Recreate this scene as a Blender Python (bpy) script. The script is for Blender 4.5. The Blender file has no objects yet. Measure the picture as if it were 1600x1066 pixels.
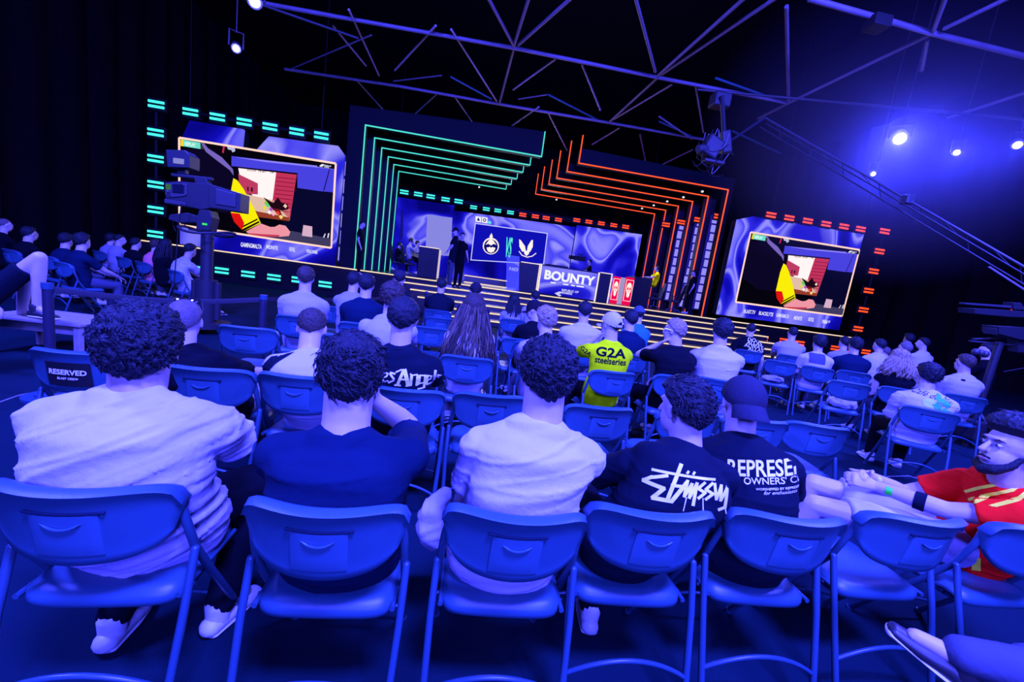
import bpy, bmesh, math, random
import numpy as np
from mathutils import Vector, Matrix, noise
from mathutils.bvhtree import BVHTree
random.seed(7)
sc = bpy.context.scene
COL = sc.collection

# ------------------------------------------------------------------ camera
F_PX = 622.0; CAM = Vector((0, 0, 1.53))
PITCH, ROLL, YAW = [math.radians(a) for a in (8.74, 8.0, 6.87)]
_f = Vector((math.sin(YAW)*math.cos(PITCH), math.cos(YAW)*math.cos(PITCH), -math.sin(PITCH)))
_r0 = Vector((math.cos(YAW), -math.sin(YAW), 0)); _u0 = _r0.cross(_f)
_r = _r0*math.cos(ROLL)+_u0*math.sin(ROLL); _u = -_r0*math.sin(ROLL)+_u0*math.cos(ROLL)
cd = bpy.data.cameras.new('camera'); cam = bpy.data.objects.new('camera', cd); COL.objects.link(cam)
cd.sensor_width = 36; cd.lens = F_PX/1600*36; cd.clip_start = .05; cd.clip_end = 200
m = Matrix.Identity(4)
for i, v in enumerate((_r, _u, -_f)):
    for j in range(3): m[j][i] = v[j]
m.translation = CAM; cam.matrix_world = m; sc.camera = cam

# ------------------------------------------------------------------ world, exposure, hall lights, added lamps
w = bpy.data.worlds.new('hall_air'); sc.world = w; w.use_nodes = True
w.node_tree.nodes['Background'].inputs[0].default_value = (.002, .002, .045, 1)
w.node_tree.nodes['Background'].inputs[1].default_value = .6
vs = sc.view_settings; vs.view_transform = 'Standard'; vs.look = 'None'; vs.gamma = 1; vs.use_curve_mapping = False; vs.exposure = 0
sc.cycles.use_denoising = True
sc.cycles.sample_clamp_indirect = 4; sc.cycles.max_bounces = 6; sc.cycles.caustics_reflective = False; sc.cycles.caustics_refractive = False
BLUE = (.056, .060, 1.0)
def area(name, loc, target, size, power, color=BLUE, sy=None, spread=180):
    l = bpy.data.lights.new(name, 'AREA'); l.energy = power; l.color = color; l.size = size; l.spread = math.radians(spread)
    if sy: l.shape = 'RECTANGLE'; l.size_y = sy
    o = bpy.data.objects.new(name, l); COL.objects.link(o); o.location = loc
    o.rotation_euler = (Vector(target)-Vector(loc)).to_track_quat('-Z', 'Y').to_euler(); return o
def spot(name, loc, target, power, angle, color=BLUE, blend=.5, rad=.1):
    l = bpy.data.lights.new(name, 'SPOT'); l.energy = power; l.color = color; l.spot_size = math.radians(angle); l.spot_blend = blend; l.shadow_soft_size = rad
    o = bpy.data.objects.new(name, l); COL.objects.link(o); o.location = loc
    o.rotation_euler = (Vector(target)-Vector(loc)).to_track_quat('-Z', 'Y').to_euler(); return o
area('house_wash_light', (1.2, -1.5, 6.9), (1.0, 3.2, .6), 1.8, 5600, sy=1.0)
area('added_fill_light', (.6, -4.2, 3.6), (.8, 3, .6), 2.5, 1500, sy=1.5)  # added low fill for the shaded undersides, no such house lamp
area('house_wash_light', (-5.5, 1.5, 6.8), (-3, 6, .6), 1.6, 4100, sy=1.0)
area('house_wash_light', (7.0, 2.5, 6.8), (5.5, 6, .6), 1.6, 4100, sy=1.0)

area('stage_wash_light', (2.0, 23.2, 5.7), (2.0, 18.0, 1.2), 5, 380, color=(.75, .75, 1), sy=.6, spread=120)
area('added_truss_uplight', (1.5, 14.6, 3.2), (1.0, 10.5, 7.2), 1.5, 120, color=(.55, .30, .9), sy=5)  # added unseen uplight that tints the roof tubes pink
# ------------------------------------------------------------------ pixel helpers (a pixel of the photo and one known coordinate give a point)
def ray(px, py): return _f + _r*((px-800)/F_PX) - _u*((py-533)/F_PX)
def W(px, py, Y):
    d = ray(px, py); return CAM + d*(Y/d.y)
def G(px, py, z):
    d = ray(px, py); return CAM + d*((z-CAM.z)/d.z)

# ------------------------------------------------------------------ materials
def lin(c):
    c = c/255; return c/12.92 if c <= .04045 else ((c+.055)/1.055)**2.4
def rgb(*c): return tuple(lin(x) for x in c)+(1,)
MATS = {}
def mat(name, color, rough=.6, metal=0, spec=.5, bump=0, bscale=60, var=0, vscale=8, sheen=0):
    if name in MATS: return MATS[name]
    m = bpy.data.materials.new(name); m.use_nodes = True; nt = m.node_tree; b = nt.nodes['Principled BSDF']
    c = tuple(color[:3])+(1,)
    b.inputs['Base Color'].default_value = c; b.inputs['Roughness'].default_value = rough; b.inputs['Metallic'].default_value = metal
    b.inputs['Specular IOR Level'].default_value = spec
    if sheen: b.inputs['Sheen Weight'].default_value = sheen
    tc = nt.nodes.new('ShaderNodeTexCoord')
    if bump:
        n = nt.nodes.new('ShaderNodeTexNoise'); n.inputs['Scale'].default_value = bscale; n.inputs['Detail'].default_value = 4
        bp = nt.nodes.new('ShaderNodeBump'); bp.inputs['Strength'].default_value = bump; bp.inputs['Distance'].default_value = .01
        nt.links.new(tc.outputs['Object'], n.inputs['Vector']); nt.links.new(n.outputs['Fac'], bp.inputs['Height']); nt.links.new(bp.outputs['Normal'], b.inputs['Normal'])
    n = nt.nodes.new('ShaderNodeTexNoise'); n.inputs['Scale'].default_value = vscale; n.inputs['Detail'].default_value = 3
    nt.links.new(tc.outputs['Object'], n.inputs['Vector'])
    mx = nt.nodes.new('ShaderNodeMix'); mx.data_type = 'RGBA'
    v = var or .06
    mx.inputs[6].default_value = tuple(x*(1-v) for x in c[:3])+(1,); mx.inputs[7].default_value = tuple(min(1, x*(1+v)) for x in c[:3])+(1,)
    nt.links.new(n.outputs['Fac'], mx.inputs[0]); nt.links.new(mx.outputs[2], b.inputs['Base Color'])
    MATS[name] = m; return m
def emit(name, color, strength=1.0):
    if name in MATS: return MATS[name]
    m = bpy.data.materials.new(name); m.use_nodes = True; nt = m.node_tree; nt.nodes.clear()
    e = nt.nodes.new('ShaderNodeEmission'); e.inputs[0].default_value = tuple(color[:3])+(1,); e.inputs[1].default_value = strength
    o = nt.nodes.new('ShaderNodeOutputMaterial'); nt.links.new(e.outputs[0], o.inputs[0]); MATS[name] = m; return m
def marble(name, scale=.45, seed=0, strength=1.0, dist=1.6):
    m = bpy.data.materials.new(name); m.use_nodes = True; nt = m.node_tree; nt.nodes.clear()
    tc = nt.nodes.new('ShaderNodeTexCoord'); mp = nt.nodes.new('ShaderNodeMapping'); mp.inputs['Location'].default_value = (seed, seed*.7, seed*1.3)
    n = nt.nodes.new('ShaderNodeTexNoise'); n.inputs['Scale'].default_value = scale; n.inputs['Detail'].default_value = .6; n.inputs['Distortion'].default_value = dist
    cr = nt.nodes.new('ShaderNodeValToRGB'); el = cr.color_ramp.elements
    stops = [(.30, (6, 4, 115)), (.41, (16, 12, 185)), (.47, (44, 40, 228)), (.515, (150, 146, 255)), (.545, (70, 66, 240)), (.64, (132, 128, 255)), (.74, (30, 24, 205))]
    el[0].position, el[0].color = stops[0][0], rgb(*stops[0][1]); el[1].position, el[1].color = stops[-1][0], rgb(*stops[-1][1])
    for p, c in stops[1:-1]:
        e = el.new(p); e.color = rgb(*c)
    em = nt.nodes.new('ShaderNodeEmission'); em.inputs[1].default_value = strength; o = nt.nodes.new('ShaderNodeOutputMaterial')
    nt.links.new(tc.outputs['Object'], mp.inputs[0]); nt.links.new(mp.outputs[0], n.inputs['Vector']); nt.links.new(n.outputs['Fac'], cr.inputs[0])
    nt.links.new(cr.outputs[0], em.inputs[0]); nt.links.new(em.outputs[0], o.inputs[0]); MATS[name] = m; return m

# ------------------------------------------------------------------ mesh helpers
class MB:
    def __init__(s): s.v = []; s.f = []
    def add(s, vs, fs):
        k = len(s.v); s.v += [Vector(x) for x in vs]; s.f += [tuple(i+k for i in f) for f in fs]; return s
    def box(s, c, size, rot=None):
        hx, hy, hz = [a/2 for a in size]; c = Vector(c)
        vs = [Vector((x*hx, y*hy, z*hz)) for x in (-1, 1) for y in (-1, 1) for z in (-1, 1)]
        if rot: vs = [rot @ v for v in vs]
        return s.add([c+v for v in vs], [(0, 1, 3, 2), (4, 6, 7, 5), (0, 4, 5, 1), (2, 3, 7, 6), (0, 2, 6, 4), (1, 5, 7, 3)])
    def bbox(s, c, size, bev=.01, rot=None, seg=2):
        bm = bmesh.new(); bmesh.ops.create_cube(bm, size=1)
        for v in bm.verts: v.co = Vector((v.co.x*size[0], v.co.y*size[1], v.co.z*size[2]))
        bmesh.ops.bevel(bm, geom=bm.edges[:], offset=bev, segments=seg, affect='EDGES', profile=.5)
        c = Vector(c); vs = [c+((rot @ v.co) if rot else v.co) for v in bm.verts]; bm.verts.index_update()
        s.add(vs, [tuple(v.index for v in f.verts) for f in bm.faces]); bm.free(); return s
    def loft(s, pts, rx, ry=None, side=None, seg=12, dome=True):
        """closed tube along pts; rx along side, ry across"""
        pts = [Vector(p) for p in pts]; n = len(pts); ry = ry or rx
        if not hasattr(rx, '__len__'): rx = [rx]*n
        if not hasattr(ry, '__len__'): ry = [ry]*n
        rings = []
        prev = None
        T = []
        for i in range(n):
            t = (pts[min(i+1, n-1)]-pts[max(i-1, 0)])
            T.append(t.normalized() if t.length > 1e-9 else Vector((0, 0, 1)))
        seq = []
        def frame(t):
            nonlocal prev
            a = Vector(side) if side is not None else (prev if prev is not None else (Vector((1, 0, 0)) if abs(t.x) < .9 else Vector((0, 1, 0))))
            a = a - t*a.dot(t)
            if a.length < 1e-6: a = t.orthogonal()
            a.normalize(); prev = a
            return a, t.cross(a)
        fr = [frame(t) for t in T]
        if dome:
            for k in (.25, .65, .9): seq.append((pts[0]-T[0]*min(rx[0], ry[0])*math.cos(k*math.pi/2)*.95, rx[0]*math.sin(k*math.pi/2), ry[0]*math.sin(k*math.pi/2), fr[0]))
        for i in range(n): seq.append((pts[i], rx[i], ry[i], fr[i]))
        if dome:
            for k in (.9, .65, .25): seq.append((pts[-1]+T[-1]*min(rx[-1], ry[-1])*math.cos(k*math.pi/2)*.95, rx[-1]*math.sin(k*math.pi/2), ry[-1]*math.sin(k*math.pi/2), fr[-1]))
        vs = []; fs = []
        for c, a, b, (A, B) in seq:
            for j in range(seg):
                th = 2*math.pi*j/seg; vs.append(c+A*(a*math.cos(th))+B*(b*math.sin(th)))
        m = len(seq)
        for i in range(m-1):
            for j in range(seg):
                j2 = (j+1) % seg; fs.append((i*seg+j, i*seg+j2, (i+1)*seg+j2, (i+1)*seg+j))
        fs.append(tuple(reversed(range(seg)))); fs.append(tuple((m-1)*seg+j for j in range(seg)))
        return s.add(vs, fs)
    def tube(s, a, b, r, seg=8): return s.loft([a, b], r, seg=seg, dome=False)
    def path(s, pts, r, seg=8): return s.loft(pts, r, seg=seg, dome=False)
    def ell(s, c, r, R=None, seg=16, rings=10):
        c = Vector(c); vs = []; fs = []
        for i in range(rings+1):
            ph = math.pi*(i+.0001)/(rings+.0002)
            for j in range(seg):
                th = 2*math.pi*j/seg; v = Vector((r[0]*math.sin(ph)*math.cos(th), r[1]*math.sin(ph)*math.sin(th), r[2]*math.cos(ph)))
                vs.append(c+(R @ v if R else v))
        for i in range(rings):
            for j in range(seg):
                j2 = (j+1) % seg; fs.append((i*seg+j, (i+1)*seg+j, (i+1)*seg+j2, i*seg+j2))
        return s.add(vs, fs)
    def cyl(s, c, r, h, seg=24, axis=(0, 0, 1)):
        a = Vector(axis).normalized(); c = Vector(c); return s.tube(c-a*h/2, c+a*h/2, r, seg)
    def prism(s, pts, ext):
        """flat polygon pts (world) extruded by vector ext"""
        pts = [Vector(p) for p in pts]; e = Vector(ext); n = len(pts)
        fs = [tuple(range(n)), tuple(reversed(range(n, 2*n)))] + [(i, i+n, (i+1) % n+n, (i+1) % n) for i in range(n)]
        return s.add(pts+[p+e for p in pts], fs)
    def poly(s, pts): return s.add(pts, [tuple(range(len(pts)))])
    def mesh(s, name, off=Vector((0, 0, 0)), smooth=None, fix=True):
        me = bpy.data.meshes.new(name); me.from_pydata([tuple(v-off) for v in s.v], [], s.f); me.validate()
        if fix:
            bm = bmesh.new(); bm.from_mesh(me); bmesh.ops.recalc_face_normals(bm, faces=bm.faces[:]); bm.to_mesh(me); bm.free()
        if smooth is not None:
            for p in me.polygons: p.use_smooth = True
            if smooth < 180: me.set_sharp_from_angle(angle=math.radians(smooth))
        return me
    def build(s, name, m, parent=None, smooth=None, off=None, fix=True):
        if parent is not None and off is None:
            q = parent
            while q.parent is not None: q = q.parent
            off = WORLDOFF.get(q.name, Vector((0, 0, 0)))
        me = s.mesh(name, off or Vector((0, 0, 0)), smooth, fix)
        me.materials.append(m); o = bpy.data.objects.new(name, me); COL.objects.link(o)
        if parent is not None: o.parent = parent
        return o
WORLDOFF = {}
def tag(o, label=None, cat=None, group=None, kind=None):
    if label: o['label'] = label
    if cat: o['category'] = cat
    if group: o['group'] = group
    if kind: o['kind'] = kind
    return o
def thing(name, label, cat, loc=(0, 0, 0), rotz=0, group=None):
    """Empty at the base; parts built under it are given in world coordinates when rotz is 0"""
    o = bpy.data.objects.new(name, None); COL.objects.link(o); o.location = loc; o.rotation_euler = (0, 0, rotz); o.empty_display_size = .1
    tag(o, label, cat, group); WORLDOFF[o.name] = Vector(loc) if rotz == 0 else Vector((0, 0, 0)); return o
def solo(o, label, cat, group=None):
    """centre the origin of a one-mesh thing on its base"""
    me = o.data; n = len(me.vertices); co = np.empty(n*3); me.vertices.foreach_get('co', co); co = co.reshape(-1, 3)
    c = np.array([(co[:, 0].min()+co[:, 0].max())/2, (co[:, 1].min()+co[:, 1].max())/2, co[:, 2].min()])
    me.vertices.foreach_set('co', (co-c).ravel()); me.update(); o.location = tuple(c); return tag(o, label, cat, group)
def struct(name, mb, m, smooth=None): return tag(mb.build(name, m, smooth=smooth), kind='structure')
def dup(root, loc=None, rotz=None, label=None, group=None):
    r = root.copy(); COL.objects.link(r)
    if loc is not None: r.location = loc
    if rotz is not None: r.rotation_euler = (0, 0, rotz)
    if label: r['label'] = label
    if group: r['group'] = group
    for ch in list(root.children):
        c = ch.copy(); COL.objects.link(c); c.parent = r
        for g in list(ch.children):
            d = g.copy(); COL.objects.link(d); d.parent = c
    return r
_TX = {}
def text_geo(txt, size=1.0, bold=0.0, sx=1.0, shear=0.0, spacing=1.0):
    k = (txt, bold, spacing, shear)
    if k not in _TX:
        c = bpy.data.curves.new('lettering', 'FONT'); c.body = txt; c.size = 1; c.align_x = 'CENTER'; c.align_y = 'CENTER'; c.offset = bold; c.resolution_u = 3
        c.space_character = spacing; c.shear = shear
        o = bpy.data.objects.new('lettering', c); COL.objects.link(o); dg = bpy.context.evaluated_depsgraph_get()
        me = bpy.data.meshes.new_from_object(o.evaluated_get(dg)); _TX[k] = ([tuple(v.co) for v in me.vertices], [tuple(p.vertices) for p in me.polygons])
        bpy.data.objects.remove(o); bpy.data.curves.remove(c); bpy.data.meshes.remove(me)
    v, f = _TX[k]; return [(x*size*sx, y*size) for x, y, _ in v], f
def text_on(name, txt, center, right, up, size, m, parent, bold=0.0, sx=1.0, lift=None, **kw):
    v, f = text_geo(txt, size, bold, sx, **kw); c = Vector(center); r = Vector(right).normalized(); u = Vector(up).normalized()
    mb = MB().add([c+r*x+u*y for x, y in v], f); return mb.build(name, m, parent, fix=False)
def text_fit(name, txt, p0, p1, m, parent, h=None, bold=0.0, up=(0, 0, 1), **kw):
    """lettering whose middle line runs from p0 to p1"""
    v, f = text_geo(txt, 1, bold, 1, **kw); wd = max(x for x, y in v)-min(x for x, y in v); ht = max(y for x, y in v)-min(y for x, y in v)
    p0 = Vector(p0); p1 = Vector(p1); L = (p1-p0).length; sx = L/wd; sy = (h/ht) if h else sx
    cx = (max(x for x, y in v)+min(x for x, y in v))/2; cy = (max(y for x, y in v)+min(y for x, y in v))/2
    r = (p1-p0).normalized(); u = Vector(up); c = (p0+p1)/2
    return MB().add([c+r*((x-cx)*sx)+u*((y-cy)*sy) for x, y in v], f).build(name, m, parent, fix=False)
# ------------------------------------------------------------------ the hall
m_floor = mat('carpet', (.0022, .0125, .022), .9, spec=.06, bump=.5, bscale=180, var=.3, vscale=1.5)
m_black = mat('black_drape', (.005, .005, .006), .95, spec=.05, var=.3)
m_wall = mat('dark_wall', (.010, .010, .012), .9, var=.2)
struct('floor', MB().box((2, 12, -.05), (44, 44, .1)), m_floor)
struct('ceiling', MB().box((2, 12, 12.05), (44, 44, .1)), m_black)
def drape(x0, y0, x1, y1, h):
    mb = MB(); n = 160; vs = []; a = Vector((x0, y0, 0)); b = Vector((x1, y1, 0)); t = (b-a).normalized(); nrm = Vector((-t.y, t.x, 0))
    for i in range(n+1):
        p = a.lerp(b, i/n)+nrm*(.10*math.sin(i*1.3)+.05*math.sin(i*2.9)); vs += [p, p+Vector((0, 0, h))]
    mb.add(vs, [(2*i, 2*i+1, 2*i+3, 2*i+2) for i in range(n)]); return mb
struct('wall_left', drape(-14, -9, -14, 33, 12), m_black, 60)
struct('wall_right', drape(20, 33, 20, -9, 12), m_black, 60)
struct('wall_back', MB().box((2, 33, 6), (44, .1, 12)), m_black)
struct('wall_front', MB().box((2, -9.5, 6), (44, .1, 12)), m_wall)

# ------------------------------------------------------------------ stage
YS = 15.5; ZS = 1.10
m_stage = mat('stage_gloss', (.012, .012, .014), .22, var=.1)
m_case = mat('black_case', (.010, .010, .012), .6, spec=.2)
m_warm = emit('warm_strip', rgb(255, 222, 196), 1.15)
m_white = emit('screen_white', (.9, .9, 1), 1.0)
sx0 = -11.6; sx1 = 17.6
deck = struct('floor_stage', MB().box(((sx0+sx1)/2, (YS+27)/2, ZS/2), (sx1-sx0, 27-YS, ZS)), m_stage)
def strip(pa, pb, label, grp='warm white light strips on the stage edges'):
    mb = MB(); a = Vector(pa); b = Vector(pb); d = b-a
    c = (a+b)/2; mb.bbox(c, (d.length, .05, .040), .008, Matrix.Rotation(math.atan2(d.y, d.x), 3, 'Z'))
    return solo(mb.build('light_strip', m_warm), label, 'light strip', grp)
XL = W(636, 430, YS).x; XR = W(1172, 500, YS).x
strip((sx0+.05, YS-.03, ZS-.02), (XL, YS-.03, ZS-.02), 'warm white light strip along stage edge under the left big screen')
strip((XR, YS-.03, ZS-.02), (W(1342, 520, YS).x, YS-.03, ZS-.02), 'warm white light strip along stage edge under the right big screen')
# broad steps in front of the stage
m_step = mat('step_black', (.02, .02, .024), .3)
NST = 5
for i in range(NST):
    y1 = YS-.0-i*.62; y0 = y1-.62; z = ZS-(i+1)*ZS/(NST+1)
    xl = XL+.35*i; xr = XR-.05*i
    if i == 0: strip((XL, YS-.03, ZS-.03), (XR, YS-.03, ZS-.03), 'light strip on the topmost stage step edge')
    struct('floor_step', MB().box(((xl+xr)/2, (y0+y1)/2, z/2), (xr-xl, .62, z)), m_step)
    strip((xl, y0-.03, z-.03), (xr, y0-.03, z-.03), ['light strip on the second stage step from the top', 'light strip on the middle stage step below two others', 'light strip on the fourth stage step from the top', 'light strip on the second lowest stage step', 'light strip on the lowest stage step nearest the audience'][i])

# nested portal frames with LED lines
m_panel = mat('portal_panel', (.004, .006, .010), .7, spec=.12); m_panel2 = mat('portal_panel_teal_lit', (.012, .020, .028), .5, spec=.3)  # inner left copy: glow of the mint lines put into its teal colour
m_panelr = mat('portal_panel_red_lit', (.022, .016, .030), .5)  # inner right copy: reddish light put into the panel colour
m_green = emit('mint_led', rgb(78, 222, 208), 1.15)
m_red = emit('red_led', rgb(255, 80, 44), 1.5)
YF = [15.7, 17.05, 18.3, 19.6, 20.9, 22.2]
ord_ = ['outermost', 'second', 'third', 'fourth', 'fifth', 'innermost']
def portal(k, side):
    Y = YF[k]; Y0 = YF[0]
    if side < 0:
        c = W(571.5, 196, Y0); cx, cz = c.x, c.z; cx += [0, .0, .0, .0, .0, .0][k]
        tipx = W([845.7, 829.5, 820, 812, 804, 797][k], 247, Y).x; tipz = [W(845.7, 205, Y0).z-cz, .62, .5, .42, .36, .28][k]
        ledm, nm = m_green, 'mint green'; outer = W(546, 176, Y0).x
    else:
        c = W(1137.2, 297, Y0); cx, cz = c.x, c.z
        tipx = W([903.3, 887, 872.5, 861.5, 851, 842.8][k], 260, Y).x; tipz = [1.0, 1.2, 1.15, 1.1, 1.1, 1.05][k]
        ledm, nm = m_red, 'red'; outer = W(1149, 280, Y0).x
    s = -1 if side < 0 else 1
    t = thing('stage_portal', f'{ord_[k]} {"left" if side < 0 else "right"} stage portal frame edged with {nm} light line', 'stage portal', ((cx), Y, ZS), 0, 'nested stage portal frames with ' + nm + ' light lines')
    wdt = abs(outer-cx) if k == 0 else .42
    D = .30; th = .10
    # upright panel outside the line, and header above the line
    mb = MB(); mb.box((cx+s*wdt/2, Y+D/2, (ZS+cz)/2+.0), (wdt, D, cz-ZS)); mb.build('upright', m_panel if k == 0 else (m_panel2 if side < 0 else m_panelr), t)
    hh = (.58 if k == 0 else .34)
    mb = MB(); xa, xb = (cx+s*wdt), tipx
    if k == 0 and side < 0: pts = [(xa, cz), (xb, cz), (xb, cz+tipz), (xb-.25, cz+tipz*1.0), (xa, cz+hh)]
    elif k == 0: pts = [(xa, cz), (xb, cz), (xb, cz+tipz*.55), (xa, cz+hh*.8)]
    else: pts = [(xa, cz), (xb, cz), (xb, cz+hh), (xa, cz+hh)]
    mb.prism([Vector((x, Y, z)) for x, z in pts], (0, D, 0)); mb.build('header', m_panel, t)
    lw = .036
    mb = MB()
    mb.box((cx, Y-.03, (ZS+cz)/2), (lw, .04, cz-ZS)); mb.build('light_line', ledm, t)
    mb = MB(); mb.box(((cx+tipx)/2, Y-.03, cz), (abs(cx-tipx)+lw, .04, lw)); mb.build('light_line', ledm, t)
    mb = MB(); mb.box((tipx, Y-.03, cz+tipz/2), (lw, .04, tipz)); mb.build('light_line', ledm, t)
for k in range(6): portal(k, -1); portal(k, 1)

# LED blocks: two bars on a dark housing
def block_proto(ledm, nm):
    t = thing('led_block', 'x', 'stage light', (0, 0, 0)); 
    MB().bbox((0, .05, 0), (.42, .08, .30), .01).build('housing', m_case, t)
    for z in (-.055, .055): MB().bbox((0, -.0, z), (.36, .03, .055), .006).build('light_bar', ledm, t)
    return t
m_greenb = emit('mint_block', rgb(62, 245, 210), 1.7); m_redb = emit('red_block', rgb(255, 62, 25), 2.4)
protos = {'g': block_proto(m_greenb, 'green'), 'r': block_proto(m_redb, 'red')}; used = {}
def block(px, py, Y, c, label, grp, sc_=1.0):
    p = W(px, py, Y)
    if c not in used: o = protos[c]; used[c] = 1; o.location = p
    else: o = dup(protos[c], p)
    o['label'] = label; o['group'] = grp; o.scale = (sc_,)*3; return o
nth = ['topmost', 'second from the top', 'third from the top', 'third from the bottom', 'second from the bottom', 'lowest']
for i, (x, y) in enumerate([(244, 163), (243, 207), (243, 248), (243, 288.5), (243, 328), (242.5, 366)]): block(x, y, 15.4, 'g', f'mint green double bar light, {nth[i]} in the far left column', 'mint lights beside the left screen', 1.35)
lr = ['leftmost', 'second from left', 'third from left', 'third from right', 'second from right', 'rightmost']
for i, (x, y) in enumerate([(297.4, 175), (339.5, 182.8), (381.5, 190.7), (421.8, 198), (463.5, 205.7), (502, 212)]): block(x, y, 15.4, 'g', f'mint green double bar light, {lr[i]} above the left screen', 'mint lights above the left screen', 1.3)
for i, (x, y) in enumerate([(312, 421), (346.5, 423), (387.5, 428.5), (428, 433.5), (466, 437.5), (508, 444.5)]): block(x, y, 15.38, 'g', f'mint green double bar light, {lr[i]} on stage front under the left screen', 'mint lights on the stage front', 1.25)
for i, (x, y) in enumerate([(1205, 336), (1233.5, 340.7), (1262.3, 345.3), (1291, 350), (1319, 354), (1345, 358)]): block(x, y, 15.4, 'r', f'red double bar light, {lr[i]} above the right screen', 'red lights above the right screen', 1.15)
for i, (x, y) in enumerate([(1382.5, 361.5), (1374.4, 392.8), (1365.3, 424), (1357.5, 454.4), (1349.4, 484.4), (1341, 514)]): block(x, y, 15.4, 'r', f'red double bar light, {nth[i]} in the far right column', 'red lights beside the right screen', 1.2)
for i, (x, y) in enumerate([(1193, 530), (1225, 532.5), (1250, 536.5), (1305, 544), (1333, 547.5), (1353, 550)]): block(x, y, 15.38, 'r', f'red double bar light, {lr[i]} on stage front under the right screen', 'red lights on the stage front', 1.1)
nn = ['first', 'second', 'third', 'fourth', 'fifth', 'sixth', 'seventh', 'eighth', 'ninth']
for i, (x, y) in enumerate([(305, 467), (378, 478), (443, 490), (520, 505), (588, 515), (666, 546), (732, 555), (792, 563), (858, 573)]): block(540+x/3.33, 160+y/3.33, 23.4, 'g', f'small mint double bar light, {nn[i]} from left over the stage backdrop', 'small mint lights over the stage backdrop', 1.25 if i < 5 else 1.05)
for i, (x, y) in enumerate([(60, 482), (130, 491), (190, 500), (258, 510), (360, 512), (427, 521), (496, 530), (565, 540), (631, 549)]): block(800+x/3.553, 200+y/3.553, 23.4, 'r', f'small red double bar light, {nn[i]} of nine over the stage backdrop', 'small red lights over the stage backdrop', 1.1)
for i, (x, y, Y) in enumerate([(1148, 492, 16.34), (1036, 510, 17.74), (940, 523, 19.04), (855, 537, 19.56)]): block(800+x/3.553, 200+y/3.553, Y, 'r', f'red double bar light in gap {["beside outermost", "beside second", "beside third", "beside fourth"][i]} right portal frame', 'red lights between the right portal frames', 1.1)

m_mast = mat('mast_black', (.008, .008, .010), .6, spec=.2)
def mast(lab, pa, pb, r=.05, legs=()):
    t = thing('lighting_mast', lab, 'lighting mast', (pa[0], pa[1], 0)); MB().tube(pa, pb, r, 10).build('pipe', m_mast, t, 60)
    for q in legs: MB().tube(q, (q[0], q[1], 12), .018, 8).build('hanger', m_mast, t, 60)
a = W(244, 155, 15.55); mast('dark mast carrying the far left column of mint lights', (a.x, 15.55, 0), (a.x, 15.55, a.z))
a = W(297, 175, 15.55); b = W(502, 212, 15.55); mast('dark bar carrying the mint lights above the left screen', a, b, .05, (a, b))
a = W(1205, 336, 15.55); b = W(1345, 358, 15.55); mast('dark bar carrying the red lights above the right screen', a, b, .05, (a, b))
a = W(1384, 355, 15.55); mast('dark mast carrying the far right column of red lights', (a.x, 15.55, 0), (a.x, 15.55, a.z))
a = W(625, 300, 23.58); b = W(985, 358, 23.58); mast('dark bar carrying the small lights over the stage backdrop', Vector((a.x, 23.58, a.z)), Vector((b.x, 23.58, a.z*.5+b.z*.5)), .14, (a+Vector((-.3, 0, 0)), b+Vector((.8, 0, 0))))

# ------------------------------------------------------------------ backdrop LED walls of the stage
def px_wall(name, label, cat, pts, Y, m, depth=.12, grp=None, child=None):
    mb = MB(); P = [W(x, y, Y) for x, y in pts]; mb.prism(P, (0, depth, 0))
    if child: return mb.build(name, m, child)
    return mb.build(name, m)
def px2(x, y): return (540+x/3.33, 160+y/3.33)
def px3(x, y): return (800+x/3.553, 200+y/3.553)
def wallthing(name, label, corners, Y, m, depth=.06):
    P = [W(x, y, Y) for x, y in corners]; base = Vector((sum(p.x for p in P)/len(P), Y, min(p.z for p in P)))
    t = thing(name, label, 'screen', base); MB().prism(P, (0, depth, 0)).build('led_panel', m, t)
    MB().prism([p+Vector((0, depth+.01, 0)) for p in P], (0, .04, 0)).build('housing', m_case, t); return t
zb = ZS
def down(px, py, Y):
    p = W(px, py, Y); return p
def backwall(label, x0, y0, x1, y1, Y, m):
    a = W(x0, y0, Y); b = W(x1, y1, Y); P = [a, b, Vector((b.x, Y, zb)), Vector((a.x, Y, zb))]
    t = thing('led_wall', label, 'screen', ((a.x+b.x)/2, Y, zb))
    MB().prism(P, (0, .12, 0)).build('led_panel', m, t); MB().prism([p+Vector((0, .13, 0)) for p in P], (0, .2, 0)).build('housing', m_case, t); return t
backwall('blue marbled LED wall behind the left team table', *px2(238, 488), *px2(566, 536), 23.9, marble('marble_left', .30, 3.1, 1.0))
backwall('blue marbled LED wall in the middle of the stage back', *px2(560, 562), *px3(366, 552), 24.3, marble('marble_mid', .26, 7.7, 1.05))
backwall('blue marbled LED wall behind the right team table', *px3(362, 540), *px3(722, 592), 23.9, marble('marble_right', .30, 12.4, 1.1))
MB_ = MB()
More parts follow.
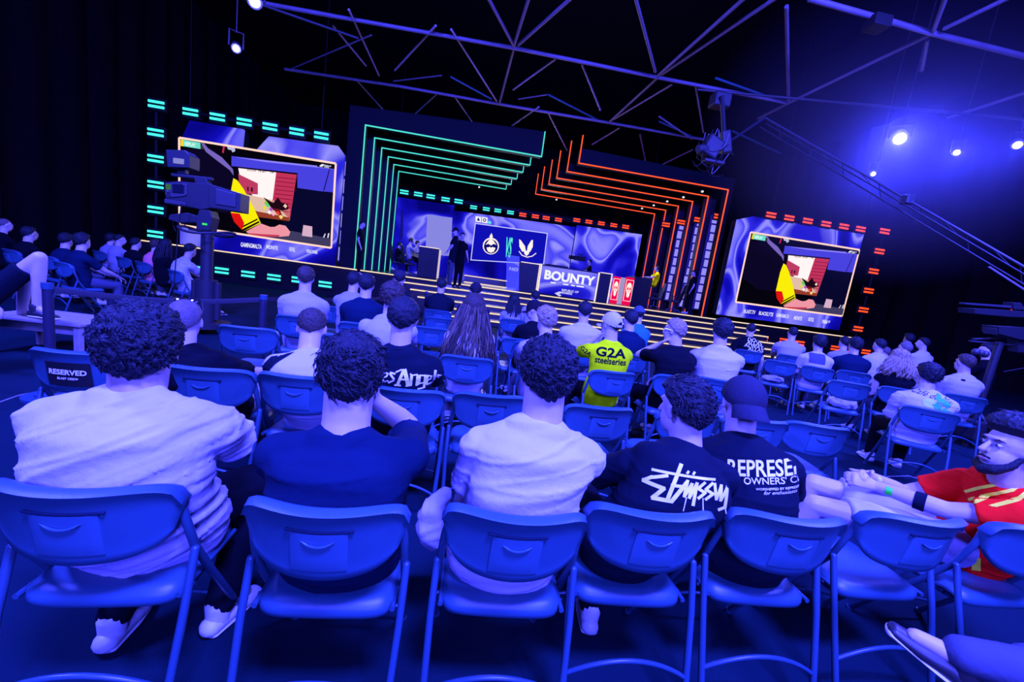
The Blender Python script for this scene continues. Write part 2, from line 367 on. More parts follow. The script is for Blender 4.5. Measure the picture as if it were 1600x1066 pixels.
# centre screen with the match card
yc = 24.17
tc_ = wallthing('video_screen', 'central stage screen showing two team emblems with VS between', [px2(675, 630), px2(1052, 682), px2(1030, 845), px2(650, 820)], yc, emit('deep_blue_screen', rgb(16, 18, 190), .9))
def px_poly(name, pts, Y, m, parent): return MB().poly([W(x, y, Y) for x, y in pts]).build(name, m, parent, fix=False)
def px_line(name, pts, Y, wd, m, parent, closed=False):
    mb = MB(); P = [W(x, y, Y) for x, y in pts]
    if closed: P.append(P[0])
    for a, b in zip(P[:-1], P[1:]):
        d = (b-a).normalized(); n = Vector((-d.z, 0, d.x))*wd/2; mb.poly([a-n-d*wd/2, b-n+d*wd/2, b+n+d*wd/2, a+n-d*wd/2])
    return mb.build(name, m, parent, fix=False)
def px_disc(name, c, r, Y, m, parent, r_in=0):
    C_ = W(*c, Y); n = 28; mb = MB()
    ring = [C_+Vector((math.cos(2*math.pi*i/n), 0, math.sin(2*math.pi*i/n)))*r for i in range(n)]
    if r_in:
        inn = [C_+(p-C_)*(r_in/r) for p in ring]; mb.add(ring+inn, [(i, (i+1) % n, n+(i+1) % n, n+i) for i in range(n)])
    else: mb.poly(ring)
    return mb.build(name, m, parent, fix=False)
m_lilac = emit('screen_lilac', rgb(205, 205, 255), 1.0); m_cream = emit('screen_cream', rgb(255, 235, 225), 1.1); m_ink = emit('screen_ink', rgb(6, 8, 120), .9)
m_mint = emit('screen_mint', rgb(90, 240, 220), 1.0)
px_line('screen_border', [px2(675, 630), px2(1050, 682), px2(1030, 843), px2(652, 820)], yc-.02, .05, m_lilac, tc_, True)
e1 = px_disc('round_emblem', px2(756, 748), .48, yc-.02, m_cream, tc_)
px_disc('emblem_face', px2(756, 750), .41, yc-.03, m_ink, e1)
px_poly('emblem_flame', [px2(757, 712), px2(748, 700), px2(752, 692), px2(759, 680), px2(766, 698), px2(762, 708)], yc-.03, m_cream, e1)
px_poly('emblem_brow', [px2(727, 742), px2(745, 718), px2(755, 712), px2(768, 718), px2(785, 742), px2(770, 736), px2(757, 745), px2(742, 736)], yc-.035, m_cream, e1)
px_poly('emblem_mouth', [px2(733, 756), px2(750, 752), px2(757, 757), px2(765, 752), px2(780, 758), px2(772, 776), px2(757, 783), px2(740, 776)], yc-.035, m_cream, e1)
px_poly('emblem_eye', [px2(738, 749), px2(750, 751), px2(744, 755)], yc-.04, m_ink, e1); px_poly('emblem_eye', [px2(776, 750), px2(764, 752), px2(770, 756)], yc-.04, m_ink, e1)
text_fit('versus_lettering', 'VS', W(*px2(831, 753), yc-.02), W(*px2(865, 757), yc-.02), m_mint, tc_, h=.62*24/10/1.25, bold=.03)
ws = px_poly('winged_emblem', [px2(903, 712), px2(912, 718), px2(934, 750), px2(937, 778), px2(918, 776), px2(904, 750)], yc-.02, m_cream, tc_)
px_poly('emblem_wing', [px2(975, 716), px2(966, 718), px2(948, 748), px2(943, 778), px2(960, 778), px2(974, 752)], yc-.02, m_cream, ws)
px_poly('emblem_body', [px2(925, 752), px2(941, 775), px2(958, 752), px2(954, 788), px2(941, 800), px2(930, 788)], yc-.025, m_cream, ws)
px_line('emblem_sting', [px2(903, 776), px2(918, 796), px2(945, 806), px2(972, 800), px2(990, 786)], yc-.025, .05, m_cream, ws)
for a, b in ((676, 705), (709, 738)):
    px_poly('title_tile', [px2(a, 592 if a < 700 else 596), px2(b, 596 if a < 700 else 600), px2(b, 625 if a < 700 else 629), px2(a, 621 if a < 700 else 626)], yc-.02, m_white, tc_)
px_poly('title_mark', [px2(691, 598), px2(700, 617), px2(682, 615)], yc-.03, m_ink, tc_)
px_disc('title_mark', px2(723, 613), .10, yc-.03, m_ink, tc_, .05)
px_poly('title_tab', [px2(741, 618), px2(757, 620), px2(757, 632), px2(741, 630)], yc-.02, m_mint, tc_)
text_fit('sponsor_lettering', 'P-NON', W(*px2(852, 866), yc-.02), W(*px2(906, 872), yc-.02), m_lilac, tc_, h=.22, bold=.03)
# pale panels standing before the backdrop
pp = mat('frosted_panel', (.35, .35, .5), .3)
def slab(label, corners, Y, m, d=.06, name='backdrop_panel', cat='panel'):
    P = [W(x, y, Y) for x, y in corners]; zz = min(p.z for p in P)
    return solo(MB().prism(P, (0, d, 0)).build(name, m), label, cat)
slab('pale lavender lit backdrop panel behind the left players', [px2(425, 585), px2(555, 600), px2(548, 800), px2(415, 790)], 23.84, emit('pale_panel', rgb(150, 150, 250), .8))
slab('lit vertical panel with pale edge at the back left of stage', [px2(290, 562), px2(300, 562), px2(296, 700), px2(280, 720)], 23.84, emit('deep_panel', rgb(20, 20, 140), .8))
# small track spots above the frames
for i, (x, y, Y) in enumerate([px2(695, 441)+(22.05,), px3(1057, 353)+(15.6,), px3(952, 385)+(16.95,), px3(862, 408)+(18.2,), px3(787, 430)+(19.5,), px3(722, 447)+(20.8,), px3(247, 398)+(22.05,)]):
    p = W(x, y, Y); t = thing('spot_lamp', ['tiny white spot lamp under the innermost left header', 'tiny spot lamp on the outermost right header', 'tiny spot lamp on the second right header', 'tiny spot lamp on the third right header', 'tiny spot lamp on the fourth right header', 'tiny spot lamp on the fifth right header', 'tiny white spot lamp under the innermost right header'][i], 'spot lamp', p, 0, 'tiny lamps on the portal frames')
    MB().ell(p, (.05, .05, .04)).build('lens', m_white, t); MB().cyl(p+Vector((0, .08, .03)), .05, .14, 10, (0, 1, .3)).build('housing', m_case, t)

# ------------------------------------------------------------------ side LED walls with the video
m_mside = marble('marble_side', .28, 5.3, 1.0); m_mside2 = marble('marble_side_right', .28, 9.9, 1.05)
E = lambda r, g, b, s=1.0: emit(f'video_{r}_{g}_{b}', rgb(r, g, b), s)
def side_screen(label, wallpts, c4, Y, mm, vl, first):
    t = thing('led_wall', label, 'screen', (W(*c4[3], Y).x, Y, ZS))
    P = [W(x, y, Y) for x, y in wallpts]; MB().prism(P, (0, .12, 0)).build('led_panel', mm, t)
    MB().prism([p+Vector((0, .13, 0)) for p in P], (0, .3, 0)).build('housing', m_case, t)
    TL, TR, BR, BL = [W(x, y, Y-.04) for x, y in c4]
    vd = MB().prism([TL, TR, BR, BL], (0, .03, 0)).build('video_picture', E(4, 3, 14), t)
    mb = MB()
    for a, b in ((TL, TR), (TR, BR), (BR, BL), (BL, TL)):
        d = (b-a).normalized(); n = Vector((-d.z, 0, d.x))*.035; o = Vector((0, -.02, 0)); mb.poly([a-n+o, b-n+o, b+n+o, a+n+o])
    mb.build('picture_border', emit('border_peach', rgb(255, 205, 190), 1.2), t, fix=False)
    # picture content, given on the 8th crop of the left screen: u, v inside its frame
    cTL, cTR, cBR, cBL = (165, 148), (1170, 315), (1140, 855), (165, 700)
    def uv(x, y):
        u, v = .5, .5
        for _ in range(8):
            X = (1-u)*(1-v)*cTL[0]+u*(1-v)*cTR[0]+u*v*cBR[0]+(1-u)*v*cBL[0]; Y_ = (1-u)*(1-v)*cTL[1]+u*(1-v)*cTR[1]+u*v*cBR[1]+(1-u)*v*cBL[1]
            Xu = (1-v)*(cTR[0]-cTL[0])+v*(cBR[0]-cBL[0]); Xv = (1-u)*(cBL[0]-cTL[0])+u*(cBR[0]-cTR[0])
            Yu = (1-v)*(cTR[1]-cTL[1])+v*(cBR[1]-cBL[1]); Yv = (1-u)*(cBL[1]-cTL[1])+u*(cBR[1]-cTR[1])
            D = Xu*Yv-Xv*Yu; ex, ey = x-X, y-Y_; u += (ex*Yv-ey*Xv)/D; v += (Xu*ey-Yu*ex)/D
        return u, v
    def Q(x, y, k):
        u, v = uv(x, y); u = min(max(u, 0), 1); v = min(max(v, 0), 1)
        p = TL.lerp(TR, u).lerp(BL.lerp(BR, u), v); p.y = Y-.05-.004*k; return p
    def pg(nm, pts, m, k): return MB().poly([Q(x, y, k) for x, y in pts]).build(nm, m, vd, fix=False)
    pg('filmed_wall', [(490, 262), (1168, 345), (1155, 500), (915, 465), (915, 375), (490, 325)], E(72, 66, 225), 1)
    pg('filmed_lining', [(505, 268), (1168, 340), (1168, 352), (700, 300)], E(140, 130, 250), 2)
    pg('filmed_post', [(1125, 350), (1131, 350), (1093, 485), (1086, 485)], E(10, 8, 60), 2)
    pg('filmed_wall', [(820, 690), (885, 470), (1150, 495), (1138, 800), (880, 745)], E(8, 8, 46), 2)
    pg('filmed_chair', [(300, 180), (330, 190), (400, 240), (505, 340), (505, 400), (490, 470), (490, 620), (455, 625), (330, 600), (170, 500), (168, 220), (300, 215)], E(12, 6, 38), 1)
    pg('chair_edge', [(300, 180), (318, 183), (345, 215), (430, 270), (500, 345), (505, 385), (480, 350), (400, 290), (330, 235)], E(120, 100, 190), 3)
    pg('filmed_hand', [(438, 200), (450, 200), (442, 245), (432, 240)], E(200, 40, 90), 3); pg('filmed_fingers', [(462, 203), (512, 212), (515, 232), (498, 240), (490, 225), (470, 222)], E(190, 190, 225), 3)
    mon = pg('monitor_frame', [(500, 325), (918, 372), (866, 684), (640, 655), (520, 470)], E(8, 4, 20), 3)
    pg('game_sky', [(535, 338), (790, 368), (765, 560), (650, 545), (545, 400)], E(255, 236, 236, 1.1), 4)
    pg('game_house', [(535, 375), (660, 435), (660, 505), (575, 500), (540, 440)], E(190, 60, 100), 5)
    pg('game_house_window', [(592, 455), (602, 457), (602, 485), (592, 483)], E(60, 10, 30), 6); pg('game_house_window', [(616, 460), (628, 462), (628, 488), (616, 486)], E(60, 10, 30), 6)
    pg('game_bricks', [(778, 366), (912, 382), (868, 664), (752, 560)], E(196, 50, 90), 5)
    for q in range(9):
        yy = 395+q*26; pg('brick_joint', [(782-q*3, yy), (905-q*5, yy+14), (905-q*5, yy+18), (782-q*3, yy+4)], E(110, 14, 52), 6)
    pg('game_ground', [(575, 500), (765, 545), (868, 600), (866, 672), (650, 640)], E(226, 190, 170), 5)
    pg('game_mud', [(640, 610), (866, 655), (864, 678), (648, 648)], E(150, 60, 40), 6)
    pg('game_rifle', [(695, 522), (760, 560), (790, 525), (815, 560), (855, 570), (860, 600), (820, 610), (770, 600), (745, 590)], E(30, 8, 22), 7)
    pg('game_rifle', [(745, 590), (800, 640), (825, 655), (800, 600)], E(120, 20, 30), 7)
    for x, y, c in ((715, 560, (120, 200, 60)), (705, 590, (230, 220, 60)), (745, 600, (170, 80, 200)), (790, 625, (240, 60, 40)), (760, 630, (250, 180, 210)), (735, 620, (250, 240, 250)), (838, 580, (240, 200, 180)), (810, 650, (255, 220, 120)), (725, 575, (90, 210, 140))):
        pg('game_splash', [(x-14, y), (x, y-14), (x+14, y+2), (x+2, y+15)], E(*c), 8)
    pg('jersey', [(505, 402), (530, 415), (570, 470), (640, 600), (680, 690), (570, 742), (520, 690), (490, 620), (492, 470)], E(250, 238, 10), 9)
    pg('jersey_panel', [(488, 622), (545, 628), (575, 690), (560, 735), (510, 680)], E(225, 20, 20), 10)
    pg('jersey_hem', [(560, 730), (668, 676), (673, 686), (566, 744)], E(15, 8, 5), 10); pg('jersey_hem', [(555, 712), (658, 660), (662, 668), (559, 722)], E(15, 8, 5), 10)
    pg('filmed_arm', [(585, 745), (680, 692), (740, 715), (770, 715), (800, 700), (840, 708), (872, 748), (862, 775), (800, 780), (690, 778), (610, 765)], E(240, 150, 165), 9)
    pg('arm_shade', [(600, 755), (690, 762), (800, 768), (800, 780), (690, 778), (610, 765)], E(200, 60, 90), 10)
    pg('mouse_pad', [(640, 770), (880, 742), (1140, 795), (1138, 845)], E(62, 58, 96), 8)
    pg('desk_box', [(957, 704), (1016, 714), (1016, 784), (948, 774)], E(215, 175, 200), 9)
    pg('cable_loop', [(1088, 785), (1100, 760), (1106, 762), (1096, 788)], E(225, 215, 240), 9); pg('cable_loop', [(1115, 788), (1122, 758), (1130, 760), (1124, 790)], E(225, 215, 240), 9)
    tg = pg('corner_tag', [(180, 160), (300, 182), (300, 220), (178, 200)], E(110, 225, 205), 11)
    pg('corner_mark', [(180, 160), (196, 163), (196, 204), (178, 200)], E(240, 220, 40), 12)
    text_fit('corner_lettering', 'REPLAY', Q(205, 186, 13), Q(272, 197, 13), E(235, 255, 250), vd, h=.12, bold=.03)
    pg('name_bar', [(300, 196), (318, 199), (318, 222), (300, 219)], E(60, 60, 60), 11)
    pg('logo_bar', [(1050, 312), (1165, 328), (1164, 352), (1048, 335)], E(6, 5, 20), 11)
    pg('logo_eye', [(1062, 330), (1082, 318), (1096, 322), (1086, 334), (1072, 336)], E(235, 235, 255), 12)
    text_fit('logo_lettering', 'REPUBLIC OF', Q(1095, 327, 12), Q(1142, 334, 12), E(225, 225, 255), vd, h=.05, bold=.03)
    text_fit('logo_lettering', 'GAMERS', Q(1095, 335, 12), Q(1128, 340, 12), E(225, 225, 255), vd, h=.05, bold=.03)
    for k in range(3): text_fit('score_lettering', ['03:53:54', '10:47', '1K'][k], Q([592, 664, 742][k], [350, 358, 366][k], 7), Q([648, 712, 766][k], [356, 364, 369][k], 7), E(90, 40, 60), vd, h=.06, bold=.02)
    for txt, a, b, h in vl:
        text_fit('sponsor_lettering', txt, W(*a, Y-.03), W(*b, Y-.03), emit('logo_white', rgb(228, 228, 255), 1.0), t, h=h, bold=.03)
    return t
c1 = lambda x, y: (x/2.805, 100+y/2.805)
c4_ = lambda x, y: (1100+x/3.2, 300+y/3.2)
side_screen('left big blue LED wall showing a yellow-sleeved player at a monitor', [(296, 188), (380, 202), (377, 231), (400, 235), (420, 213), (528, 228), (538, 242), (522, 419), (281, 381), (281, 222)],
    [(280.6, 215.5), (525, 255.8), (517.6, 387.5), (281, 351.5)], 15.75, m_mside,
    [('GAMINGMALTA', (376, 382), (409, 386), .16), ('MIDNITE', (416, 385.5), (434, 388), .14), ('NOVUL', (452, 389), (461, 390.5), .16), ('REPUBLIC OF GAMERS', (479, 392), (496, 394.6), .12)], True)
side_screen('right big blue LED wall repeating the player with yellow sleeve', [c4_(172, 137), c4_(245, 122), c4_(800, 212), c4_(675, 692), c4_(68, 613)],
    [(1172.5, 363), (1342.2, 390.6), (1315, 494), (1149, 472)], 15.75, m_mside2,
    [('BLAST.TV', c4_(200, 596), c4_(257, 603), .16), ('BLACKLYTE', c4_(275, 605), c4_(346, 614), .16), ('GAMINGMALTA', c4_(362, 615), c4_(425, 624), .16), ('MIDNITE', c4_(450, 629), c4_(490, 634), .16), ('NOVUL', c4_(522, 636), c4_(550, 640), .18), ('REPUBLIC OF', c4_(592, 644), c4_(630, 650), .1), ('GAMERS', c4_(592, 651), c4_(616, 655), .1)], False)
# vertical LED strips with pale tiles
m_tile = emit('tile_lilac', rgb(150, 140, 250), 1.0); m_tileb = emit('tile_blue', rgb(30, 24, 150), .9)
def tilestrip(label, top, bot, Y, wd, n, seed):
    a = W(*top, Y); b = W(*bot, Y); t = thing('led_column', label, 'led column', (a.x, Y, b.z))
    MB().box(((a.x), Y+.04, (a.z+b.z)/2), (wd, .08, a.z-b.z)).build('led_panel', m_tileb, t); rr = random.Random(seed)
    for i in range(n):
        z = b.z+(i+.5)/n*(a.z-b.z); h = (a.z-b.z)/n
        MB().box((a.x+rr.uniform(-.1, .1)*wd, Y-.01, z), (wd*rr.uniform(.6, .9), .01, h*.8)).build('picture_tile', m_tile, t)
tilestrip('narrow LED column with pale tiles beside the left big screen', (541.5, 250), (532, 410), 15.9, .12, 6, 1)
tilestrip('LED column with lavender tiles in the outermost right portal gap', (1120, 337), (1090, 484), 16.4, .42, 11, 2)
tilestrip('LED column with lavender tiles in the second right portal gap', (1094, 342), (1064, 480), 17.8, .35, 11, 3)
tilestrip('LED column with lavender tiles in the third right portal gap', (1066, 346), (1044, 470), 19.1, .25, 9, 4)

# ------------------------------------------------------------------ desks on stage
m_desk = mat('desk_dark', (.010, .010, .016), .5, spec=.25)
def ground_box(name, label, tl, tr, Y, depth, zbase, m, cat='desk', edge=None):
    a = W(*tl, Y); b = W(*tr, Y); ztop = (a.z+b.z)/2
    t = thing(name, label, cat, ((a.x+b.x)/2, Y+depth/2, zbase))
    MB().bbox(((a.x+b.x)/2, Y+depth/2, (ztop+zbase)/2), (b.x-a.x, depth, ztop-zbase), .015).build('body', m, t)
    return t, a.x, b.x, ztop
t, xa, xb, zt = ground_box('analyst_desk', 'wide blue lit stage desk with BOUNTY lettering on front', px3(160, 762), px3(487, 797), 15.9, .7, ZS, m_desk)
MB().box(((xa+xb)/2, 15.88, (zt+ZS)/2), (xb-xa-.08, .03, zt-ZS-.1)).build('front_screen', marble('marble_desk', .3, 21, 1.0, 1.0), t)
for x in (xa+.02, xb-.02): MB().box((x, 15.87, (zt+ZS)/2), (.05, .04, zt-ZS)).build('light_edge', m_cream, t)
cxm = (xa+xb)/2
text_on('lettering', 'BOUNTY', (cxm-.0, 15.855, zt-.40), (1, 0, 0), (0, 0, 1), .48, m_white, t, bold=.045, sx=1.05)
mb = MB()
for x, wl in ((-.62, .2), (-.1, .22), (.2, .16), (.5, .3)): mb.box((cxm+x, 15.855, zt-.66), (wl, .004, .05))
mb.build('lettering_underline', m_white, t)
px_poly('logo_eye', [px3(236, 918), px3(262, 908), px3(285, 912), px3(262, 922), px3(275, 930), px3(262, 936), px3(248, 926)], 15.85, m_lilac, t)
text_on('sponsor_lettering', 'REPUBLIC OF', (cxm+.12, 15.855, zt-.90), (1, 0, 0), (0, 0, 1), .12, m_lilac, t, bold=.03); text_on('sponsor_lettering', 'GAMERS', (cxm+.0, 15.855, zt-1.0), (1, 0, 0), (0, 0, 1), .12, m_lilac, t, bold=.03)
MB().bbox((xa+.7, 16.3, zt+.03), (.9, .5, .05), .01).build('console', m_case, t)
def pylon(lab, tl, tr, Y):
    t, xa, xb, zt = ground_box('desk_pylon', lab, tl, tr, Y, .6, ZS, m_desk, 'pylon')
    MB().box((xb-.02, Y-.02, (zt+ZS)/2), (.035, .03, zt-ZS)).build('light_edge', m_cream, t); MB().box(((xa+xb)/2, Y-.02, zt), (xb-xa, .03, .03)).build('light_edge', m_cream, t)
pylon('dark pylon with warm lit edge left of the BOUNTY desk', px3(50, 745), px3(158, 757), 15.8)
pylon('dark pylon with warm lit edge right of the BOUNTY desk', px3(492, 803), px3(558, 812), 15.8)
t, xa, xb, zt = ground_box('team_desk', 'dark tall team desk with pale lit side on left of stage', px2(385, 748), px2(488, 762), 17.4, .9, ZS, m_desk)
MB().box((xb+.0, 17.85, (zt+ZS)/2), (.04, .85, zt-ZS-.05)).build('lit_side', emit('cream_side', rgb(220, 205, 220), .9), t)
MB().box(((xa+xb)/2, 17.38, zt), (xb-xa, .03, .03)).build('light_edge', m_cream, t)
t, xa, xb, zt = ground_box('team_desk', 'dark team desk end block beside the yellow shirted player', px3(685, 826), px3(782, 837), 17.4, .9, ZS, m_desk)
m_pink = emit('skull_pink', rgb(240, 8, 88), 1.0)
def skull_panel(lab, tl, tr, Y):
    a = W(*tl, Y); b = W(*tr, Y); zt = (a.z+b.z)/2; t = thing('skull_banner', lab, 'desk banner', ((a.x+b.x)/2, Y, ZS))
    c = (a.x+b.x)/2; wd = b.x-a.x
    MB().box((c, Y+.03, (zt+ZS)/2), (wd, .06, zt-ZS)).build('panel', m_pink, t)
    cz = (zt+ZS)/2+.08; y = Y-.008
    def el(r1, r2, dx, dz, m, nm, k): 
        MB().poly([Vector((c+dx+r1*math.cos(q*math.pi/10), y-k*.003, cz+dz+r2*math.sin(q*math.pi/10))) for q in range(20)]).build(nm, m, t, fix=False)
    el(wd*.30, .26, 0, .05, m_cream, 'skull', 0); el(wd*.18, .14, 0, -.22, m_cream, 'skull_jaw', 1)
    for s in (-1, 1): el(wd*.09, .07, s*wd*.13, .03, m_pink, 'skull_eye', 2)
    el(wd*.04, .05, 0, -.09, m_pink, 'skull_nose', 2)
    mb = MB()
    for s in (-1, 1): mb.box((c+s*wd*.42, y, cz-.05), (.02, .004, .95))
    mb.box((c, y, cz+.42), (wd*.84, .004, .02)); mb.box((c, y, cz-.52), (wd*.84, .004, .02)); mb.build('frame_line', m_cream, t)
skull_panel('pink desk banner with white skull, left of the pair', px3(566, 824), px3(606, 828), 17.6)
skull_panel('pink desk banner with white skull next to the dark desk end', px3(636, 828), px3(684, 834), 17.45)
a = W(*px3(612, 830), 17.6); solo(MB().bbox((a.x+.1, 17.8, (a.z+ZS)/2), (.30, .4, a.z-ZS), .01).build('desk_divider', emit('divider_lilac', rgb(190, 175, 235), .7)), 'pale lit divider between the two pink skull banners', 'divider')
# platform inside the steps
for (x0, y0, x1, y1, Y) in ((618, 897, 842, 925, 18.6), (618, 915, 842, 943, 17.8)):
    a = W(*px2(x0, y0), Y); b = W(*px2(x1, y1), Y); strip((a.x, Y, ZS+.31 if Y > 18 else ZS+.03), (b.x, Y, ZS+.31 if Y > 18 else ZS+.03), 'upper light strip on the low riser behind the hosts' if Y > 18 else 'lower light strip on the low riser behind the hosts')
a = W(*px2(618, 900), 17.85); b = W(*px2(842, 930), 17.85); struct('floor_riser', MB().box(((a.x+b.x)/2, 19.2, ZS+.17), (b.x-a.x, 1.1, .34)), m_step)
# clear lectern panel
gl = bpy.data.materials.new('clear_acrylic'); gl.use_nodes = True; b_ = gl.node_tree.nodes['Principled BSDF']; b_.inputs['Base Color'].default_value = (.5, .55, 1, 1); b_.inputs['Alpha'].default_value = .25; b_.inputs['Roughness'].default_value = .05
P = [W(*q, 15.75) for q in (px2(840, 790), px2(905, 800), px2(900, 1015), px2(832, 1005))]
t = thing('clear_lectern', 'see-through acrylic lectern standing left of the desk pylon', 'lectern', (P[3].x, 15.75, ZS)); MB().prism(P, (0, .03, 0)).build('pane', gl, t)
MB().path([P[0], P[1]], .015).build('top_rail', m_case, t)
# ------------------------------------------------------------------ folding chair
m_plastic = mat('chair_plastic', (.024, .078, .125), .38, spec=.5, bump=.12, bscale=900)
m_plasticf = mat('chair_label_plastic', (.034, .10, .155), .34)
m_tubem = mat('chair_tube', (.020, .060, .098), .36, spec=.4)
def back_y(x, z):
    u = min(1, abs(x)/.235); return -.245+.085*u*u-(z-.6)*.16
def chair_proto():
    t = thing('folding_chair', 'x', 'chair'); WORLDOFF[t.name] = Vector((0, 0, 0))
    nu, nv = 30, 9; rings = []
    for i in range(nu+1):
        u = -1+2*i/nu; ua = abs(u); x = .238*math.sin(u*math.pi/2*.999)/math.sin(math.pi/2*.999) if False else .238*u
        ztop = .770+.062*(1-ua**7)**.5-.006*u*u; zbot = .597+.022*ua**2+.055*ua**6
        if zbot > ztop-.02: zbot = ztop-.02
        taper = 1-.10*0
        ring = []
        for k in range(nv+1):
            v = k/nv; z = ztop+(zbot-ztop)*v; th = .010+.015*math.exp(-(v/.12)**2)+.004*math.exp(-((1-v)/.1)**2)
            xx = x*(1-.11*v); ring.append(Vector((xx, back_y(xx, z)-th, z-(.004 if k == 0 else 0))))
        ring.append(Vector((x*.89, back_y(x*.89, zbot), zbot-.006)))
        for k in range(nv, -1, -1):
            v = k/nv; z = ztop+(zbot-ztop)*v; th = .010+.015*math.exp(-(v/.12)**2)
            xx = x*(1-.11*v); ring.append(Vector((xx, back_y(xx, z)+th, z-(.004 if k == 0 else 0))))
        ring.append(Vector((x, back_y(x, ztop), ztop+.008)))
        rings.append(ring)
    n = len(rings[0]); mb = MB(); vs = [v for r in rings for v in r]; fs = []
    for i in range(nu):
        for j in range(n): j2 = (j+1) % n; fs.append((i*n+j, i*n+j2, (i+1)*n+j2, (i+1)*n+j))
    fs.append(tuple(reversed(range(n)))); fs.append(tuple(nu*n+j for j in range(n))); mb.add(vs, fs)
    mb.build('backrest', m_plastic, t, 70)
    # raised label plate on the rear with grip
    mb = MB(); vs = []; nx, nz = 10, 6; x0, x1, z0, z1 = -.078, .078, .632, .765
    for i in range(nx+1):
        for j in range(nz+1):
            x = x0+(x1-x0)*i/nx; z = z0+(z1-z0)*j/nz; vs.append(Vector((x, back_y(x, z)-.0185+.003*(j == 0 or i in (0, nx)), z)))
    fs = [(i*(nz+1)+j, i*(nz+1)+j+1, (i+1)*(nz+1)+j+1, (i+1)*(nz+1)+j) for i in range(nx) for j in range(nz)]
    k = len(vs); vs += [v+Vector((0, .012, 0)) for v in vs]; bd = [i*(nz+1) for i in range(nx+1)]+[nx*(nz+1)+j for j in range(1, nz+1)]+[i*(nz+1)+nz for i in range(nx-1, -1, -1)]+[j for j in range(nz-1, 0, -1)]
    for a, b in zip(bd, bd[1:]+bd[:1]): fs.append((a, b, b+k, a+k))
    mb.add(vs, fs); pl = mb.build('label_plate', m_plasticf, t, 40)
    pts = [Vector((x, back_y(x, .742)-.021, .742-.016*(1-(x/.045)**2))) for x in [(-.045+.09*i/8) for i in range(9)]]
    MB().loft(pts, [.001]+[.0035]*7+[.001], seg=6).build('grip', m_plasticf, pl, 60)
    pts = [Vector((x, back_y(x, .768)-.016, .770)) for x in [(-.09+.18*i/8) for i in range(9)]]
    MB().loft(pts, .004, seg=6).build('groove_lip', mat('chair_groove', (.004, .012, .025), .7, spec=.1), pl, 60)
    # seat
    mb = MB(); N_ = 20; top = []
    def seat_xy(a, b):
        wd = .214-.012*(b+1)/2; x = a*wd; y = b*.20+.018
        rr = 6; n_ = (abs(a)**rr+abs(b)**rr)**(1/rr); s_ = max(abs(a), abs(b)); q = (s_/n_ if n_ > 1e-9 else 1)
        return x*q, y*q
    vs = []
    for i in range(N_+1):
        for j in range(N_+1):
            a = -1+2*i/N_; b = -1+2*j/N_; x, y = seat_xy(a, b); e = max(abs(a), abs(b))
            z = .452-.016*math.exp(-((a/.6)**2+((b+.1)/.65)**2))-.020*max(0, (e-.86)/.14)**2
            vs.append(Vector((x, y, z)))
    fs = [(i*(N_+1)+j, (i+1)*(N_+1)+j, (i+1)*(N_+1)+j+1, i*(N_+1)+j+1) for i in range(N_) for j in range(N_)]
    bd = [i*(N_+1) for i in range(N_+1)]+[N_*(N_+1)+j for j in range(1, N_+1)]+[i*(N_+1)+N_ for i in range(N_-1, -1, -1)]+[j for j in range(N_-1, 0, -1)]
    k0 = len(vs); L = len(bd)
    for dz, sc_ in ((.018, 1.012), (.034, 1.0), (.040, .96)): vs += [Vector((vs[b].x*sc_, vs[b].y*sc_, vs[b].z-dz)) for b in bd]
    prev = bd
    for q in range(3):
        cur = [k0+q*L+i for i in range(L)]
        for i in range(L): fs.append((prev[i], cur[i], cur[(i+1) % L], prev[(i+1) % L]))
        prev = cur
    fs.append(tuple(prev))
    mb.add(vs, fs).build('seat', m_plastic, t, 60)
    for s in (-1, 1):
        # front leg tube: runs from the backrest edge down to the front foot
        mb = MB(); mb.loft([(s*.205, -.165, .76), (s*.222, -.165, .69), (s*.230, -.125, .56), (s*.230, -.03, .40), (s*.222, .225, .012)], [.012, .0130, .0130, .0130, .0130], seg=10)
        mb.loft([(s*.222, .222, .018), (s*.222, .228, .0)], .016, seg=10, dome=False); mb.build('leg', m_tubem, t, 60)
        mb = MB(); mb.loft([(s*.238, -.14, .565), (s*.238, -.19, .40), (s*.226, -.300, .012)], [.0125]*3, seg=10)
        mb.loft([(s*.226, -.298, .018), (s*.226, -.303, .0)], .015, seg=10, dome=False); mb.build('leg', m_tubem, t, 60)
    n = 12; pts = []
    for i in range(n+1):
        x = -.230+.46*i/n; q = 1-(x/.230)**2; pts.append((x, -.262-.02*q+.01, .175+.085*q))
    MB().loft(pts, .0085, seg=8, dome=False).build('cross_brace', m_tubem, t, 60)
    pts = [(x, .185, .10+.03*(1-(x/.225)**2)) for x in [-.225+.45*i/8 for i in range(9)]]
    MB().loft(pts, .0075, seg=8, dome=False).build('cross_brace', m_tubem, t, 60)
    mb = MB()
    for s in (-1, 1): mb.tube((s*.21, -.17, .425), (s*.21, .17, .41), .009)
    mb.tube((-.225, -.11, .415), (.225, -.11, .415), .007); mb.build('seat_frame', m_tubem, t, 60)
    return t
chair0 = chair_proto(); chair_used = [0]; CH = {}; CHO = {}
def chair(key, x, y, yaw, label, group=None):
    """x, y: middle of the backrest on the floor plan; yaw anticlockwise in degrees"""
    a = math.radians(yaw); fx, fy = -math.sin(a), math.cos(a); loc = (x+fx*.24, y+fy*.24, 0)
    if chair_used[0] == 0: o = chair0; chair_used[0] = 1; o.location = loc; o.rotation_euler = (0, 0, a)
    else: o = dup(chair0, loc, a)
    o['label'] = label
    if group: o['group'] = group
    elif 'group' in o: del o['group']
    CH[key] = (loc[0], loc[1], yaw); CHO[key] = o; return o
FR = 'folding chairs of the nearest row'; R2 = 'folding chairs of the second row'; R3 = 'folding chairs of the third row'; R4 = 'folding chairs farther forward'; RR = 'folding chairs of the right block'; RL = 'folding chairs of the left block'
